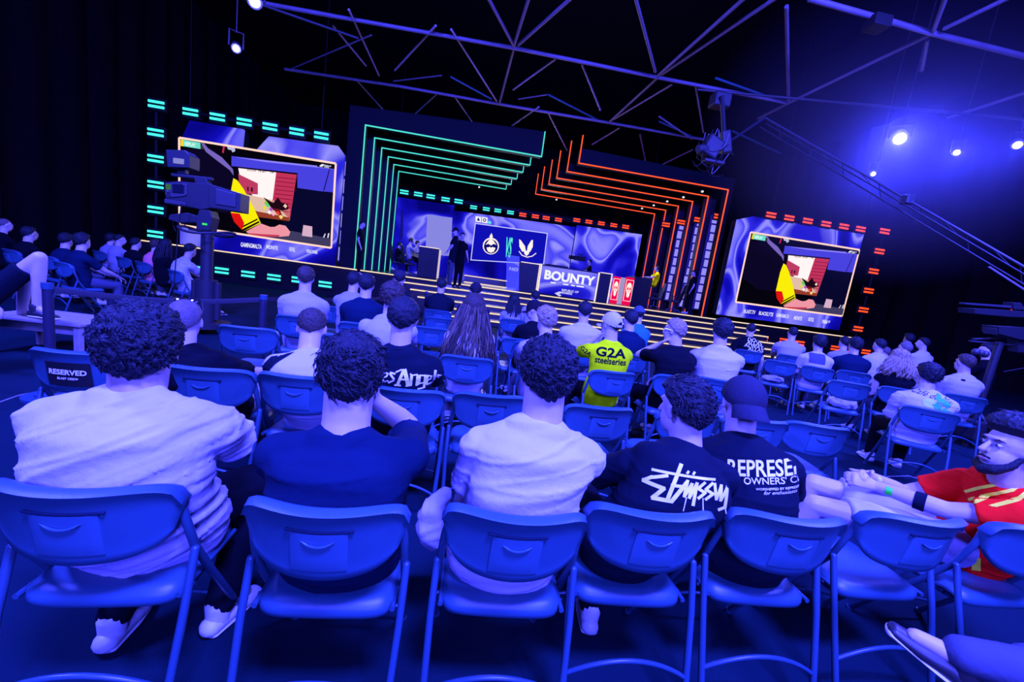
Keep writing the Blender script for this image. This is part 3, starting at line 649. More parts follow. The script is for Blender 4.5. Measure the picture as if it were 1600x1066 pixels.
chair('A1', -.985, 1.10, 4, 'blue-lit folding chair under the heavy man in white at near left', FR)
chair('A2', -.335, 1.09, 1, 'folding chair under the dark-shirted man with hand at his face', FR)
chair('A3', .235, 1.12, -1, 'folding chair under the man in plain white shirt, front middle', FR)
chair('A4', .725, 1.19, -1, 'folding chair under the man with white scribble print on his back', FR)
chair('A5', 1.275, 1.22, -2, 'folding chair under the man in backwards dark cap', FR)
chair('A6', 1.90, 1.28, 0, 'empty folding chair between the capped man and the red-shirted man', FR)
chair('A7', 2.50, 1.27, 0, 'folding chair under the man in red shirt at right edge', FR)
def crow(key, px, py, yaw, label, group, z=.83):
    p = G(px, py, z); return chair(key, p.x, p.y, yaw, label, group)
crow('B0', 116, 548, 4, 'folding chair with black RESERVED sign on its back', R2)
crow('B1', 322, 574, 4, 'folding chair behind the seated man with sunglasses on his head', R2)
crow('B2', 466, 586, 0, 'folding chair behind the man with dark strap across his white shirt', R2)
crow('B3', 634, 607, 2, 'folding chair behind the man with blackletter print on dark shirt', R2)
crow('B4', 770, 616, 3, 'empty folding chair half hidden by the white shirted man with curly hair', R2)
crow('B5', 943, 635, 5, 'empty folding chair between white shirted man and scribble print man', R2)
chair('B6', 1.56, 2.40, 7, 'empty folding chair hidden behind the capped man and his neighbour', R2)
crow('B7', 1188, 655, -4, 'empty folding chair right beside the capped man, second row', R2)
crow('B8', 1284, 664, -8, 'empty folding chair in second row with its pale seat showing', R2)
crow('C0', 386, 511, 6, 'empty folding chair left in third row, beside the strap man', R3)
crow('Cb', 560, 532, 0, 'folding chair under the person in light hooded sweatshirt', R3)
crow('C3', 727, 553, 2, 'folding chair behind the woman with very long wavy hair', R3)
crow('C4', 826, 560, 3, 'folding chair under the blond man left of the yellow jersey', R3)
crow('C5', 944, 572, 5, 'folding chair behind the neon yellow jersey', R3)
crow('C6', 1038, 582, 8, 'folding chair under the blond man in black shirt', R3)
crow('C7', 1128, 590, 10, 'folding chair under the broad man in pale shirt', R3)
crow('Q9', 1452, 645, -28, 'folding chair under the man with script and green flower print', RR)
crow('D1', 1222, 565, -24, 'empty folding chair leftmost of the right block, front line', RR)
crow('D2', 1277, 570, 12, 'folding chair behind the man with blue square on white shirt', RR)
crow('D3', 1328, 579, 12, 'folding chair behind the man in navy shirt of the right block', RR)
crow('E1', 1331, 598, -24, 'empty folding chair with pale seat in the right block', RR)
crow('E2', 1384, 600, -24, 'folding chair under the woman with big curly hair', RR)
crow('E3', 1510, 616, 8, 'folding chair behind the light shirt man near the broadcast gear', RR)
crow('E4', 1352, 572, -22, 'folding chair partly hidden left of the curly haired woman', RR)
crow('F8', 1190, 545, 12, 'folding chair under the man with white lettered black shirt', RR)
crow('G8', 1235, 548, 12, 'folding chair under the man in pale grey shirt near the red blocks', RR)
crow('F0', 468, 490, 0, 'folding chair under the short haired man in pale shirt, far left of middle', R4)
crow('F1', 563, 498, 0, 'folding chair under the man in navy shirt left of middle', R4)
crow('Fb', 512, 478, 0, 'empty folding chair edge left of the man in navy shirt', R4)
crow('F2', 686, 483, 2, 'folding chair under the lone man in navy near the steps', R4)
crow('F3', 690, 497, 2, 'empty folding chair left of the long haired woman, second line', R4)
crow('F4', 676, 512, 2, 'empty folding chair left beside the long haired woman', R4)
crow('F5', 797, 494, 3, 'folding chair under the small woman with dark long hair', R4)
crow('F6', 820, 510, 3, 'folding chair under the dark capped man in profile', R4)
crow('F7', 815, 530, 3, 'empty folding chair just right of the long haired woman', R4)
crow('F9', 905, 528, 5, 'folding chair under the man in pale shirt left of the white cap', R4)
crow('G1', 995, 530, 6, 'folding chair under the dark haired man right of the white cap', R4)
crow('G2', 1020, 512, 6, 'folding chair under the man in bright blue shirt', R4)
for key, px, py, yaw, lab in (('L0', 38, 384, -28, 'leftmost folding chair of left block, under dark haired man with glasses'), ('L1', 96, 399, -28, 'folding chair behind the first of two men in navy, left block'), ('L2', 118, 404, -28, 'folding chair behind the second of two men in navy, left block'),
        ('L3', 166, 393, -28, 'folding chair under the man in pale shirt of the far left line'), ('L4', 203, 400, -28, 'folding chair under the dark haired youth in left block'), ('L5', 228, 408, -28, 'folding chair behind the person in pink shirt'), ('L6', 256, 416, -28, 'folding chair under the leaning person in patterned pale shirt')):
    crow(key, px, py, yaw, lab, RL)
# RESERVED sign on chair B0
cx_, cy_, yw = CH['B0']
t = thing('reserved_sign', 'black sign with white RESERVED lettering on the left chair back', 'sign', (cx_, cy_, 0), math.radians(yw))
mb = MB(); vs = []
for i in range(11):
    x = -.10+.20*i/10
    for z in (.64, .775): vs.append(Vector((x, back_y(x, z)-.026, z))); vs.append(Vector((x, back_y(x, z)-.022, z)))
mb.add(vs, [f for i in range(10) for f in ((4*i, 4*i+2, 4*i+6, 4*i+4), (4*i+1, 4*i+5, 4*i+7, 4*i+3), (4*i, 4*i+4, 4*i+5, 4*i+1), (4*i+2, 4*i+3, 4*i+7, 4*i+6))]).build('card', mat('sign_black', (.008, .008, .010), .5), t)
m_print = mat('white_print', (.75, .75, .75), .6)
for txt, zz, hh, bo in (('RESERVED', .72, .038, .03), ('BLAST CREW', .685, .016, .03)):
    v, f = text_geo(txt, hh, bo); MB().add([Vector((x, back_y(x, zz)-.0285, zz+y)) for x, y in v], f).build('lettering', m_print, t, fix=False)

# ------------------------------------------------------------------ roof truss: tubes of a flat space frame
m_tube = mat('truss_paint', (.15, .12, .15), .5, var=.35, vscale=3)
ZT = 7.2
tr = thing('roof_truss', 'dark steel roof space frame of long tubes and diagonals over the hall', 'roof truss', (G(803, 75, ZT).x, G(803, 75, ZT).y, ZT))
m_tubel = mat('truss_paint_lit', (.34, .27, .33), .5, var=.25, vscale=3)  # same steel, pink stage light put into a brighter colour
def chord(px_a, px_b, r, za=ZT, zb=ZT, nm='truss_tube'):
    a = G(*px_a, za); b = G(*px_b, zb); MB().tube(a, b, r, 8).build(nm, m_tubel if nm == 'brace' else m_tube, tr, 60)
chord((520, 25), (803, 75), .046, nm='chord'); chord((803, 75), (1028, 121), .046, nm='chord'); chord((1028, 121), (1232, 161), .046, nm='chord'); chord((400, 3), (520, 25), .05, nm='chord')
chord((445, 108), (625, 135), .046, nm='chord'); chord((625, 135), (782, 163), .046, nm='chord'); chord((782, 163), (953, 192), .046, nm='chord'); chord((953, 192), (1105, 219), .046, nm='chord')
chord((1265, -2), (1457, 52), .05, nm='chord'); chord((1457, 52), (1640, 98), .05, nm='chord')
for a, b in (((803, 75), (780, 163)), ((1028, 121), (953, 190)), ((803, 72), (757, -14)), ((803, 72), (830, -14)), ((810, 70), (905, -14)), ((1024, 112), (990, -14)), ((1028, 118), (1180, -18)), ((1034, 116), (1240, -22)),
             ((1232, 161), (1229, 10)), ((1232, 161), (1457, 52)), ((1457, 52), (1482, -16)), ((1475, 45), (1610, -20)), ((1450, 62), (1440, 110)), ((1185, 185), (1232, 161)), ((1480, 185), (1640, 132))): chord(a, b, .037, nm='diagonal')
def dia(a, b, r=.026, za=ZT, zb=ZT): chord(a, b, r, za, zb, 'brace')
for a, b in (((617, 110), (681, 40)), ((705, 46), (776, 158)), ((868, 92), (802, 140)), ((909, 100), (938, 172)), ((1050, 132), (953, 190)), ((1087, 135), (1099, 207)), ((635, 191), (682, 147)), ((711, 152), (754, 214)), ((520, 40), (572, 103)), ((545, 15), (592, 118)), ((556, 124), (608, 182)),
             ((800, 196), (842, 167)), ((856, 175), (886, 235)), ((1025, 262), (1082, 234)), ((1000, 210), (1010, 260)), ((925, 226), (968, 200)), ((1030, 182), (1082, 218))): dia(a, b)
m_tubeb = mat('truss_paint_blue', (.03, .12, .15), .45)
for a, b in (((704, 120), (768, 155)), ((857, 148), (933, 187)), ((1118, 122), (1208, 154)), ((1030, 190), (1085, 215)), ((1145, 205), (1220, 240))):
    p = G(*a, ZT+.6); q = G(*b, ZT+.6); MB().tube(p, q, .03, 8).build('cross_tube', m_tubeb, tr, 60)
for a, b in (((455, 108), (580, 55)), ((615, 127), (690, 118)), ((810, 155), (855, 148))):
    p = G(*a, ZT+.6); q = G(*b, ZT+.6); MB().tube(p, q, .022, 8).build('cross_tube', m_tube, tr, 60)
mb = MB(); mb.bbox(G(1370, 37, ZT-.1), (.35, .3, .2), .02); mb.build('junction_box', m_case, tr)
# ------------------------------------------------------------------ people
SK = {'fair': mat('skin_fair', (.46, .36, .33), .5, var=.08), 'tan': mat('skin_tan', (.36, .26, .22), .5, var=.08), 'deep': mat('skin_deep', (.16, .11, .09), .5, var=.08)}
def cloth(name, c, bump=.35): return mat('cloth_'+name, c, .9, spec=.07, bump=bump, bscale=30, sheen=.0, var=.05)
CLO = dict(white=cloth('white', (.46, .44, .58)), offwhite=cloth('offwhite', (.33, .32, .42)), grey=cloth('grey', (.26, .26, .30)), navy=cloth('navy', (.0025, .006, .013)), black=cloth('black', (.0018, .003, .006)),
           darkblue=cloth('darkblue', (.002, .010, .028)), pink=cloth('pink', (.75, .20, .22)), neon=cloth('neon', (.60, 1.0, .0)), red=cloth('red', (1.0, .010, .004)), yellow=cloth('yellow', (.95, .85, .0)),
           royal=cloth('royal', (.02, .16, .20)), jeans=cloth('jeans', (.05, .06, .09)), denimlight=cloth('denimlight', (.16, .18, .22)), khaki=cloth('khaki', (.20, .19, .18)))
HAIR = {k: mat('hair_'+k, c, .6, spec=.22, bump=.6, bscale=140, var=.5, vscale=60) for k, c in dict(black=(.006, .009, .013), brown=(.035, .025, .02), lightbrown=(.10, .075, .045), blond=(.26, .20, .12), grey=(.18, .17, .18), stubble=(.10, .08, .08)).items()}
m_shoe = mat('shoe_white', (.6, .6, .62), .5); m_shoeb = mat('shoe_black', (.015, .015, .018), .45); m_sole = mat('shoe_sole', (.55, .55, .55), .6)
m_eye = mat('eye_white', (.6, .6, .6), .2); m_brow = mat('brow_dark', (.02, .015, .015), .7); m_metal = mat('metal_silver', (.6, .6, .62), .25, metal=1); m_glass = mat('lens_dark', (.01, .01, .012), .1)
_tmpn = [0]
def remesh(mb, vox, smooth=6, off=Vector((0, 0, 0))):
    me = mb.mesh('tmp', off); o = bpy.data.objects.new('tmp', me); COL.objects.link(o)
    r = o.modifiers.new('r', 'REMESH'); r.mode = 'VOXEL'; r.voxel_size = vox; r.use_smooth_shade = True
    if smooth: s = o.modifiers.new('s', 'SMOOTH'); s.iterations = smooth; s.factor = .5
    dg = bpy.context.evaluated_depsgraph_get(); out = bpy.data.meshes.new_from_object(o.evaluated_get(dg))
    bpy.data.objects.remove(o); bpy.data.meshes.remove(me); return out
def displace(me, fn):
    n = len(me.vertices); co = np.empty(n*3); no = np.empty(n*3); me.vertices.foreach_get('co', co); me.vertex_normals.foreach_get('vector', no)
    co = co.reshape(-1, 3); no = no.reshape(-1, 3); d = fn(co, no); co += no*d[:, None]; me.vertices.foreach_set('co', co.ravel()); me.update()
def put(me, name, m, parent):
    me.name = name; me.materials.clear(); me.materials.append(m); me.polygons.foreach_set('use_smooth', [True]*len(me.polygons)); o = bpy.data.objects.new(name, me); COL.objects.link(o); o.parent = parent; return o
def ik(a, b, l1, l2, pole):
    d = b-a; L = d.length; mx = (l1+l2)*.985
    if L > mx: b = a+d*(mx/L); d = b-a; L = mx
    L = max(L, abs(l1-l2)+.02); c = (l1*l1+L*L-l2*l2)/(2*L); h = math.sqrt(max(l1*l1-c*c, 0)); t = d.normalized(); p = pole-t*pole.dot(t)
    p = p.normalized() if p.length > 1e-5 else t.orthogonal().normalized(); return a+t*c+p*h, b
def fold_fn(seed, amp, ax=(2.2, 2.2, 9), tilt=0.0, fine=0.0):
    def fn(co, no):
        out = np.zeros(len(co))
        for i, (x, y, z) in enumerate(co):
            z2 = z+tilt*x; n = noise.noise(Vector((x*ax[0]+seed, y*ax[1], z2*ax[2]))); n2 = noise.noise(Vector((x*ax[0]*2+seed, y*5, z2*ax[2]*2.3+7)))
            n3 = noise.noise(Vector((x*ax[0]*.8+seed+3, y*3, z2*ax[2]*1.5+2)))
            out[i] = amp*(1-abs(n)*4)*.8+amp*.5*n2+amp*.8*max(0, 1-abs(n3)*9)+(fine*noise.noise(Vector((x*40, y*40, z*40))) if fine else 0)
        return out
    return lambda co, no: np.maximum(fn(co, no), -.004)
def hand(mb, w_, d, nrm, side, curl=.5, s=1.0, spread=.0, fine=True):
    """w_ wrist, d along the hand, nrm out of the back of the hand, side towards the thumb"""
    d = d.normalized(); nrm = (nrm-d*nrm.dot(d)).normalized(); sd = d.cross(nrm); sd = sd if sd.dot(side) > 0 else -sd
    pal = [w_+d*(k*s) for k in (-.01, .025, .06, .092)]; mb.loft(pal, [.026*s, .034*s, .040*s, .036*s], [.019*s, .017*s, .015*s, .012*s], side=sd, seg=10)
    if not fine:
        mb.loft([pal[-1], pal[-1]+d*.04*s-nrm*.02*s*curl*2, pal[-1]+d*.055*s-nrm*.055*s*curl*2], [.034*s, .032*s, .026*s], [.011*s]*3, side=sd, seg=8)
        mb.loft([pal[1]+sd*.03*s, pal[2]+sd*.055*s-nrm*.01], [.013*s, .009*s], seg=8); return
    for k, (off, ln) in enumerate(((.030, .070), (.010, .079), (-.011, .073), (-.031, .058))):
        p = w_+d*.088*s+sd*off*s; dd = (d+sd*(off*spread*8)).normalized(); pts = [p-d*.02*s, p]; a = 0
        for q, fr in enumerate((.45, .30, .25)):
            a += curl*(1.0+.12*k)*(.9, 1.0, .7)[q]; dir_ = dd*math.cos(a)-nrm*math.sin(a); p = p+dir_*ln*fr*s; pts.append(p.copy())
        mb.loft(pts, [.0095*s, .0092*s, .0085*s, .0078*s, .0065*s], seg=8)
    p = w_+d*.025*s+sd*.026*s; t1 = (d*.6+sd*.75-nrm*.25).normalized(); t2 = (d*.9+sd*.15-nrm*.5*(.5+curl)).normalized(); mb.loft([p, p+t1*.04*s, p+t1*.04*s+t2*.032*s, p+t1*.04*s+t2*.055*s], [.013*s, .0105*s, .0095*s, .007*s], seg=8)
PEOPLE = {}; V_NO = Vector((999, 0, 0))
def hair_mesh(c, Rh, kind, vox, seed, s=1.0):
    """radial shell round the skull; c cranium centre, Rh head rotation"""
    sub = 6 if vox < .01 else (5 if vox < .015 else 4)
    bm = bmesh.new(); bmesh.ops.create_icosphere(bm, subdivisions=sub, radius=1)
    P = dict(short=(.019, .011, .007, 22), fade=(.013, .003, .004, 26), curly=(.032, .020, .011, 22), messy=(.030, .015, .010, 12), mid=(.030, .022, .007, 12), long=(.024, .022, .006, 10), buzz=(.006, .004, .001, 40), quiff=(.034, .005, .010, 14))[kind]
    ttop, tside, na, nf = P
    for v in bm.verts:
        x, y, z = v.co; az = math.atan2(abs(x), -y); el = math.asin(max(-1, min(1, z)))
        t = az/math.pi; lo = math.radians(-52)+(math.radians(-16)-math.radians(-52))*min(1, t/.42) if t < .42 else math.radians(-16)+(math.radians(28)-math.radians(-16))*min(1, (t-.42)/.22)
        if kind in ('long', 'mid', 'curly', 'messy') and t < .45: lo -= math.radians(8)
        k = max(0, min(1, (el-lo)/math.radians(9))); k = k*k*(3-2*k)
        top = max(0, min(1, (el+.1)/.9)); th = tside+(ttop-tside)*top
        if kind == 'quiff' and y > 0: th += .018*top
        q = Vector((x, y, z)); nz = noise.noise(q*nf*.28+Vector((seed, 0, 0))); n2 = abs(noise.noise(q*nf*.6+Vector((0, seed, 3)))); n3 = noise.noise(Vector((x*nf*1.6+2*nz, y*nf*1.6, z*nf*.8+seed)))
        r = 1.0*(1 if k > 0 else 0)
        base = Vector((x*.079, y*.099, z*.094)); nrm = Vector((x/.079, y/.099, z/.094)).normalized()
        v.co = base*(.86+.14*min(1, k*1.6))*s+nrm*(k*(th+na*(nz*.9+(.5-n2*1.6)*.9+n3*.5)))*s
    me = bpy.data.meshes.new('hair'); bm.to_mesh(me); bm.free()
    n = len(me.vertices); co = np.empty(n*3); me.vertices.foreach_get('co', co); co = co.reshape(-1, 3) @ np.array(Rh).T + np.array(c); me.vertices.foreach_set('co', co.ravel()); me.update(); return me
def locks(me, c, Rh, n, ln, r, seed, curl=.5, gate=-.5):
    """short tapered curved locks on a hair shell; returns a MB"""
    rr = random.Random(seed); me.calc_loop_triangles(); mb = MB(); V = me.vertices; N = me.vertex_normals; nv = len(V); iR = Rh.inverted()
    for _ in range(n):
        i = rr.randrange(nv); p = V[i].co.copy(); q = iR @ (p-c)
        az = math.atan2(abs(q.x), -q.y)/math.pi; el = math.asin(max(-1, min(1, q.z/max(q.length, 1e-6)))); lo = -.75 if az < .42 else -.1+(az-.42)*3
        if el < lo+.12 or el < gate: continue
        nr = N[i].vector.copy(); sw = noise.noise_vector(q*16+Vector((seed, 0, 0))); tang = (Rh @ Vector((-q.y*6+sw.x*1.5, q.x*6+sw.y*1.5-.25, -.35-(.4 if q.z < 0 else 0)+sw.z)))
        tang = (tang-nr*tang.dot(nr)); tang = tang.normalized() if tang.length > 1e-4 else nr.orthogonal()
        L = ln*rr.uniform(.6, 1.2); bend = tang.cross(nr)*rr.uniform(-1, 1)*curl; pts = [p-nr*.004]; d = (nr*(.5 if curl > .6 else .22)+tang).normalized()
        for k in range(3): pts.append(pts[-1]+d*L/3); d = (d+bend*.8-nr*.38).normalized()
        R_ = r*rr.uniform(.7, 1.3); mb.loft(pts, [R_, R_*1.1, R_*.8, R_*.15], [R_*.5, R_*.5, R_*.4, R_*.1], seg=5, dome=False)
    return mb
def person(key, label, head, seat, byaw, hyaw=0, hpitch=0, htilt=0, g=1.0, sw=1.0, shirt='white', hair='short', hc='black', pants='jeans', arms='lap', vox=.014, skin='fair', group=None, sleeve=.55,
           bulge=.05, seed=None, hs=1.0, shorts=False, fold=.004, foldtilt=0, legs=None, stand=False, zfloor=0.0, shoes=None, cat='person', nolocks=False, neck=1.14, wr=None, face=False, hand_fine=False, hoodie=False, tw=0, foldax=(2.2, 2.2, 9), shl=0.0, hem=None, ld=.03, nu=0):
    seed = seed if seed is not None else len(PEOPLE)*3.7+1
    by = math.radians(byaw); Fd = Vector((-math.sin(by), math.cos(by), 0)); Rd = Vector((math.cos(by), math.sin(by), 0)); Z = Vector((0, 0, 1))
    hd = W(*head) if len(head) == 3 and head[2] > 0 and not isinstance(head, Vector) else Vector(head)
    if seat is None or isinstance(seat, str):
        q = hd-Fd*ld; sk = seat; seat = (q.x, q.y)
        if sk: CHO[sk].location = (q.x, q.y, 0); CHO[sk].rotation_euler = (0, 0, by); CH[sk] = (q.x, q.y, byaw)
    base = Vector((seat[0], seat[1], zfloor)); O = base
    pel = base+Fd*(.0)+Z*(.54 if not stand else .92)
    # keep the head a plausible distance from the seat
    t = thing('person', label, cat, base, 0, group); off = base
    Rh = Matrix.Rotation(math.radians(hyaw), 3, 'Z') @ Matrix.Rotation(math.radians(hpitch), 3, 'X') @ Matrix.Rotation(math.radians(htilt), 3, 'Y')
    s = hs; hf = Rh @ Vector((0, 1, 0)); hu = Rh @ Vector((0, 0, 1)); hr = Rh @ Vector((1, 0, 0))
    nb = hd-hu*.145*s-hf*.045*s; nb = Vector((nb.x, nb.y, nb.z)); lean = (nb-pel); 
    nb = nb-Z*(.035*s-nu)
    b = lean.normalized(); back = -(Fd-b*Fd.dot(b)).normalized()
    def sp(q): return pel.lerp(nb, q)+back*bulge*math.sin(math.pi*min(1, q*.95+.02))
    tw_ = math.radians(tw)
    def sdv(q): a = tw_*q; return Rd*math.cos(a)+Fd*math.sin(a)
    sh = [sp(.86)+sdv(1)*(x*.178*sw)+Z*(-.012 if True else 0)-back*.015+Z*(shl*x) for x in (-1, 1)]
    qs = [.0, .14, .32, .50, .66, .79, .88, .945, 1.0]; wx = [.172, .172, .160, .165, .176, .184, .172, .122, .070]; wy = [.122, .118, .110, .110, .114, .110, .094, .074, .060]
    gx = [g, g, g*1.02, g, (g+sw)/2, sw, sw, 1, 1]; gy = [g, g*1.05, g*1.12, g*1.05, (g+1)/2, 1+(g-1)*.5, 1, 1, 1]
    def torso(mb, grow, q0=0, q1=1.0, drop=0):
        P = []; A = []; B = []
        for i, q in enumerate(qs):
            if q < q0 or q > q1: continue
            P.append(sp(q)); A.append(wx[i]*gx[i]+grow); B.append(wy[i]*gy[i]+grow)
        mb.loft(P, A, B, side=sdv(.6), seg=24)
    body = MB(); torso(body, 0)
    body.loft([sp(.93), nb+(hd-nb)*.25, hd-hu*.05*s-hf*.02*s], [.060*neck, .056*neck, .055*s*neck], seg=14)
    cr = hd+hu*.025*s-hf*.012*s
    body.ell(cr, (.076*s, .097*s, .090*s), Rh); body.ell(hd+hf*.028*s-hu*.045*s, (.060*s, .066*s, .072*s), Rh); body.ell(hd+hf*.05*s-hu*.088*s, (.032*s, .032*s, .024*s), Rh)
    body.loft([hd+hf*.088*s+hu*.02*s, hd+hf*.112*s-hu*.022*s], [.008*s, .0145*s], seg=8); body.ell(hd+hf*.083*s+hu*.038*s, (.045*s, .014*s, .010*s), Rh)
    body.ell(hd+hf*.088*s-hu*.062*s, (.024*s, .012*s, .010*s), Rh)
    for x in (-1, 1):
        ea = Rh @ Matrix.Rotation(x*.45, 3, 'Z'); body.ell(hd+hr*x*.080*s-hf*.005*s-hu*.008*s, (.008*s, .019*s, .031*s), ea); body.ell(hd+hr*x*.084*s-hf*.012*s+hu*.008*s, (.006*s, .014*s, .016*s), ea)
    # arms
    sl = MB(); wrists = []
    for i, x in enumerate((-1, 1)):
        a = arms if isinstance(arms, str) else arms[i]
        if a == 'lap': w_ = pel+Fd*.30+Rd*x*.07+Z*.10; pole = Rd*x*.5-Z-Fd*.6
        elif a == 'knee': w_ = pel+Fd*.42+Rd*x*.12+Z*.10; pole = Rd*x*.9-Z*.6
        elif a == 'forward': w_ = pel+Fd*.50+Rd*x*.05+Z*.22; pole = Rd*x*.9-Z*.9
        elif a == 'chin': w_ = hd+hf*.09-hu*.15+Rd*x*.05; pole = Rd*x*.7-Z+Fd*.3
        elif a == 'cheek': w_ = hd+hf*.055-hu*.085+hr*x*.075; pole = Rd*x*.8-Z+Fd*.4
        elif a == 'cross': w_ = pel+Fd*.24-Rd*x*.10+Z*.30; pole = Rd*x-Z*.8
        elif a == 'down': w_ = sh[i]+Rd*x*.12-Z*.50+Fd*.05; pole = -Fd+Rd*x*.2
        elif a == 'desk': w_ = pel+Fd*.42+Rd*x*.14+Z*.26; pole = Rd*x*.7-Z
        else: w_ = Vector(a[0]); pole = Vector(a[1])
        el, w_ = ik(sh[i], w_, .285*s, .255*s, pole); wrists.append((el, w_))
        gg = (g-1)*.5+1
        body.loft([sp(.95)-Z*.02, sp(.90).lerp(sh[i], .6)+Z*.012, sh[i]], [.042, .046, .047], seg=12); body.loft([sh[i], sh[i].lerp(el, .5), el], [.050*gg, .047*gg, .040*gg], seg=12); body.loft([el, el.lerp(w_, .3), w_], [.040*gg, .041*gg, .027], seg=12)
        d = (w_-el).normalized(); nrm = (wr[i][0] if wr else Z+Rd*x*.3); side = (wr[i][1] if wr else -Rd*x); curl = wr[i][2] if wr else .5; dh = wr[i][3] if wr and len(wr[i]) > 3 else d
        if a == 'cheek': nrm = hr*x; dh = hu*1-hf*.1; side = -hf; curl = .45
        hand(body, w_+dh*.01, dh, nrm, side, curl, s, fine=hand_fine or vox < .009)
        L = (el-sh[i]).length; k = sleeve
        if sleeve > 1: sl.loft([sh[i], sh[i].lerp(el, .5), el, el.lerp(w_, (sleeve-1)*.95)], [.070*gg, .062*gg, .056*gg, .040], seg=14)
        else: sl.loft([sp(.95)-Z*.025, sp(.90).lerp(sh[i], .6)+Z*.010, sh[i]+(el-sh[i])*.06], [.055, .064*gg, .066*gg], seg=16); sl.loft([sh[i]+(el-sh[i])*.02, sh[i].lerp(el, .25), sh[i].lerp(el, k*.8), sh[i].lerp(el, k*1.25)], [.070*gg, .070*gg, .066*gg, .066*gg+.004], seg=16, dome=False)
    # legs
    tr_ = MB(); sho = []
    for i, x in enumerate((-1, 1)):
        hip = pel+Rd*x*.085+(Z*-.01)
        if stand: kn = hip+Fd*.03-Z*.42+Rd*x*.01; an = kn-Z*.41-Fd*.03; fd = (Fd+Rd*x*.2).normalized()
        elif legs: kn, an = Vector(legs[i][0]), Vector(legs[i][1]); fd = (kn-hip); fd.z = 0; fd.normalize(); fd = legs[i][2] if len(legs[i]) > 2 else fd
        else: kn = base+Fd*.40+Rd*x*(.12+.03*(g-1))+Z*.50; an = base+Fd*.42+Rd*x*.13+Z*.09; fd = (Fd+Rd*x*.15).normalized()
        gg = (g-1)*.6+1
        body.loft([hip, hip.lerp(kn, .5), kn], [.082*gg, .072*gg, .056*gg], seg=12); body.loft([kn, kn.lerp(an, .3), an], [.054*gg, .056*gg, .036], seg=12); body.loft([an, an+fd*.12-Z*.035], [.034, .026], seg=10)
        if shorts: tr_.loft([hip, hip.lerp(kn, .5), hip.lerp(kn, .80)], [.100*gg, .094*gg, .088*gg], seg=14, dome=False)
        else: tr_.loft([hip, hip.lerp(kn, .5), kn], [.098*gg, .088*gg, .072*gg], seg=14); tr_.loft([kn, kn.lerp(an, .35), an+Z*.02], [.070*gg, .068*gg, .055], seg=14)
        so = MB(); c = an-Z*.0; fl = c.z-.09
        rs = Rd
        so.loft([an-fd*.045-Z*.052, an+fd*.03-Z*.048, an+fd*.10-Z*.060, an+fd*.17-Z*.066], [.040, .044, .047, .036], [.036, .040, .028, .020], side=fd.cross(Z), seg=12); so.loft([an-fd*.01+Z*.02, an-fd*.01-Z*.05], [.046, .042], seg=12)
        sol = MB(); sol.loft([an-fd*.05-Z*.077, an+fd*.06-Z*.077, an+fd*.18-Z*.077], [.038, .046, .036], [.013]*3, side=fd.cross(Z), seg=12); sho.append((so, sol))
    far = vox > .0165
    tr_.loft([pel-Z*.03-Fd*.02, pel+Fd*.05, sp(.12)], [.165*g, .17*g, .168*g], [.112*g, .118*g, .118*g], side=Rd, seg=20)
    bm_ = remesh(body, vox, 5, off); bo = put(bm_, 'body', SK[skin], t)
    sm = MB(); torso(sm, .014, 0.0 if not stand else .0, .95); sm.v += []
    if stand: pass
    elif hem is None: sm.loft([sp(0)-b*.045-back*.0, sp(.08)], [.168*g+.016, .172*g+.016], [.122*g+.012, .122*g+.014], side=Rd, seg=24)
    sm.add(sl.v, sl.f)
    if hoodie: sm.loft([sp(.90)+back*.03+Rd*-.07, sp(.93)+back*.075-Z*.0, sp(.90)+back*.03+Rd*.07], [.045, .05, .045], seg=12)
    so_ = remesh(sm, vox, 9 if vox < .012 else 6, off)
    if fold: displace(so_, fold_fn(seed, fold, foldax, foldtilt))
    shirt_o = put(so_, 'shirt' if not hoodie else 'hooded_sweatshirt', CLO[shirt] if isinstance(shirt, str) else shirt, t)
    # collar ring
    if vox < .0165 and neck < 1.2:
        q = sp(.975); nd = (hd-hu*.1*s-q).normalized(); ring = []
        cc = sp(.945)+ (nb-sp(.945))*.55; A = sdv(1); B_ = nd.cross(A).normalized(); mbc = MB(); nn_ = 28
        pts = [cc+A*(.070*neck*math.cos(2*math.pi*k/nn_))+B_*(.066*neck*math.sin(2*math.pi*k/nn_))-nd*.004 for k in range(nn_+1)]
        mbc.loft(pts, [.007]*(nn_+1), [.0075]*(nn_+1), seg=8, dome=False); mbc.build('collar', CLO[shirt] if isinstance(shirt, str) else shirt, t, 80, off=off)
    tm = remesh(tr_, max(vox, .012), 3, off); put(tm, 'shorts' if shorts else 'trousers', CLO[pants], t)
    for so, sol in sho:
        o = put(so.mesh('shoe', off, 60), 'shoe', shoes or (m_shoe if int(seed) % 3 else m_shoeb), t)
        if not far: sol.build('sole', m_sole, o, 60, off=off)
    # hair
    hm = None; crn = cr
    if hair in ('short', 'fade', 'curly', 'messy', 'mid', 'long', 'buzz', 'quiff'):
        hm = hair_mesh(crn-off, Rh, hair, vox, seed, s); 
        lk = None
        if not nolocks and hair in ('curly', 'messy', 'mid', 'quiff', 'short') and vox < .012:
            nl, ll, lr = dict(curly=(3000, .017, .0026), messy=(2600, .038, .0022), mid=(2400, .036, .0024), quiff=(1500, .03, .0025), short=(1800, .014, .0018))[hair]
            lk = locks(hm, crn-off, Rh, nl, ll*s, lr*s, int(seed), .9 if hair == 'curly' else .45)
        elif not nolocks and hair not in ('buzz', 'long') and vox < .0185 and 'cap' not in label: lk = locks(hm, crn-off, Rh, 420 if vox < .0165 else 260, dict(short=.018, fade=.012).get(hair, .028)*s, .004*s, int(seed), .7)
        ho = put(hm, 'hair', HAIR[hc], t)
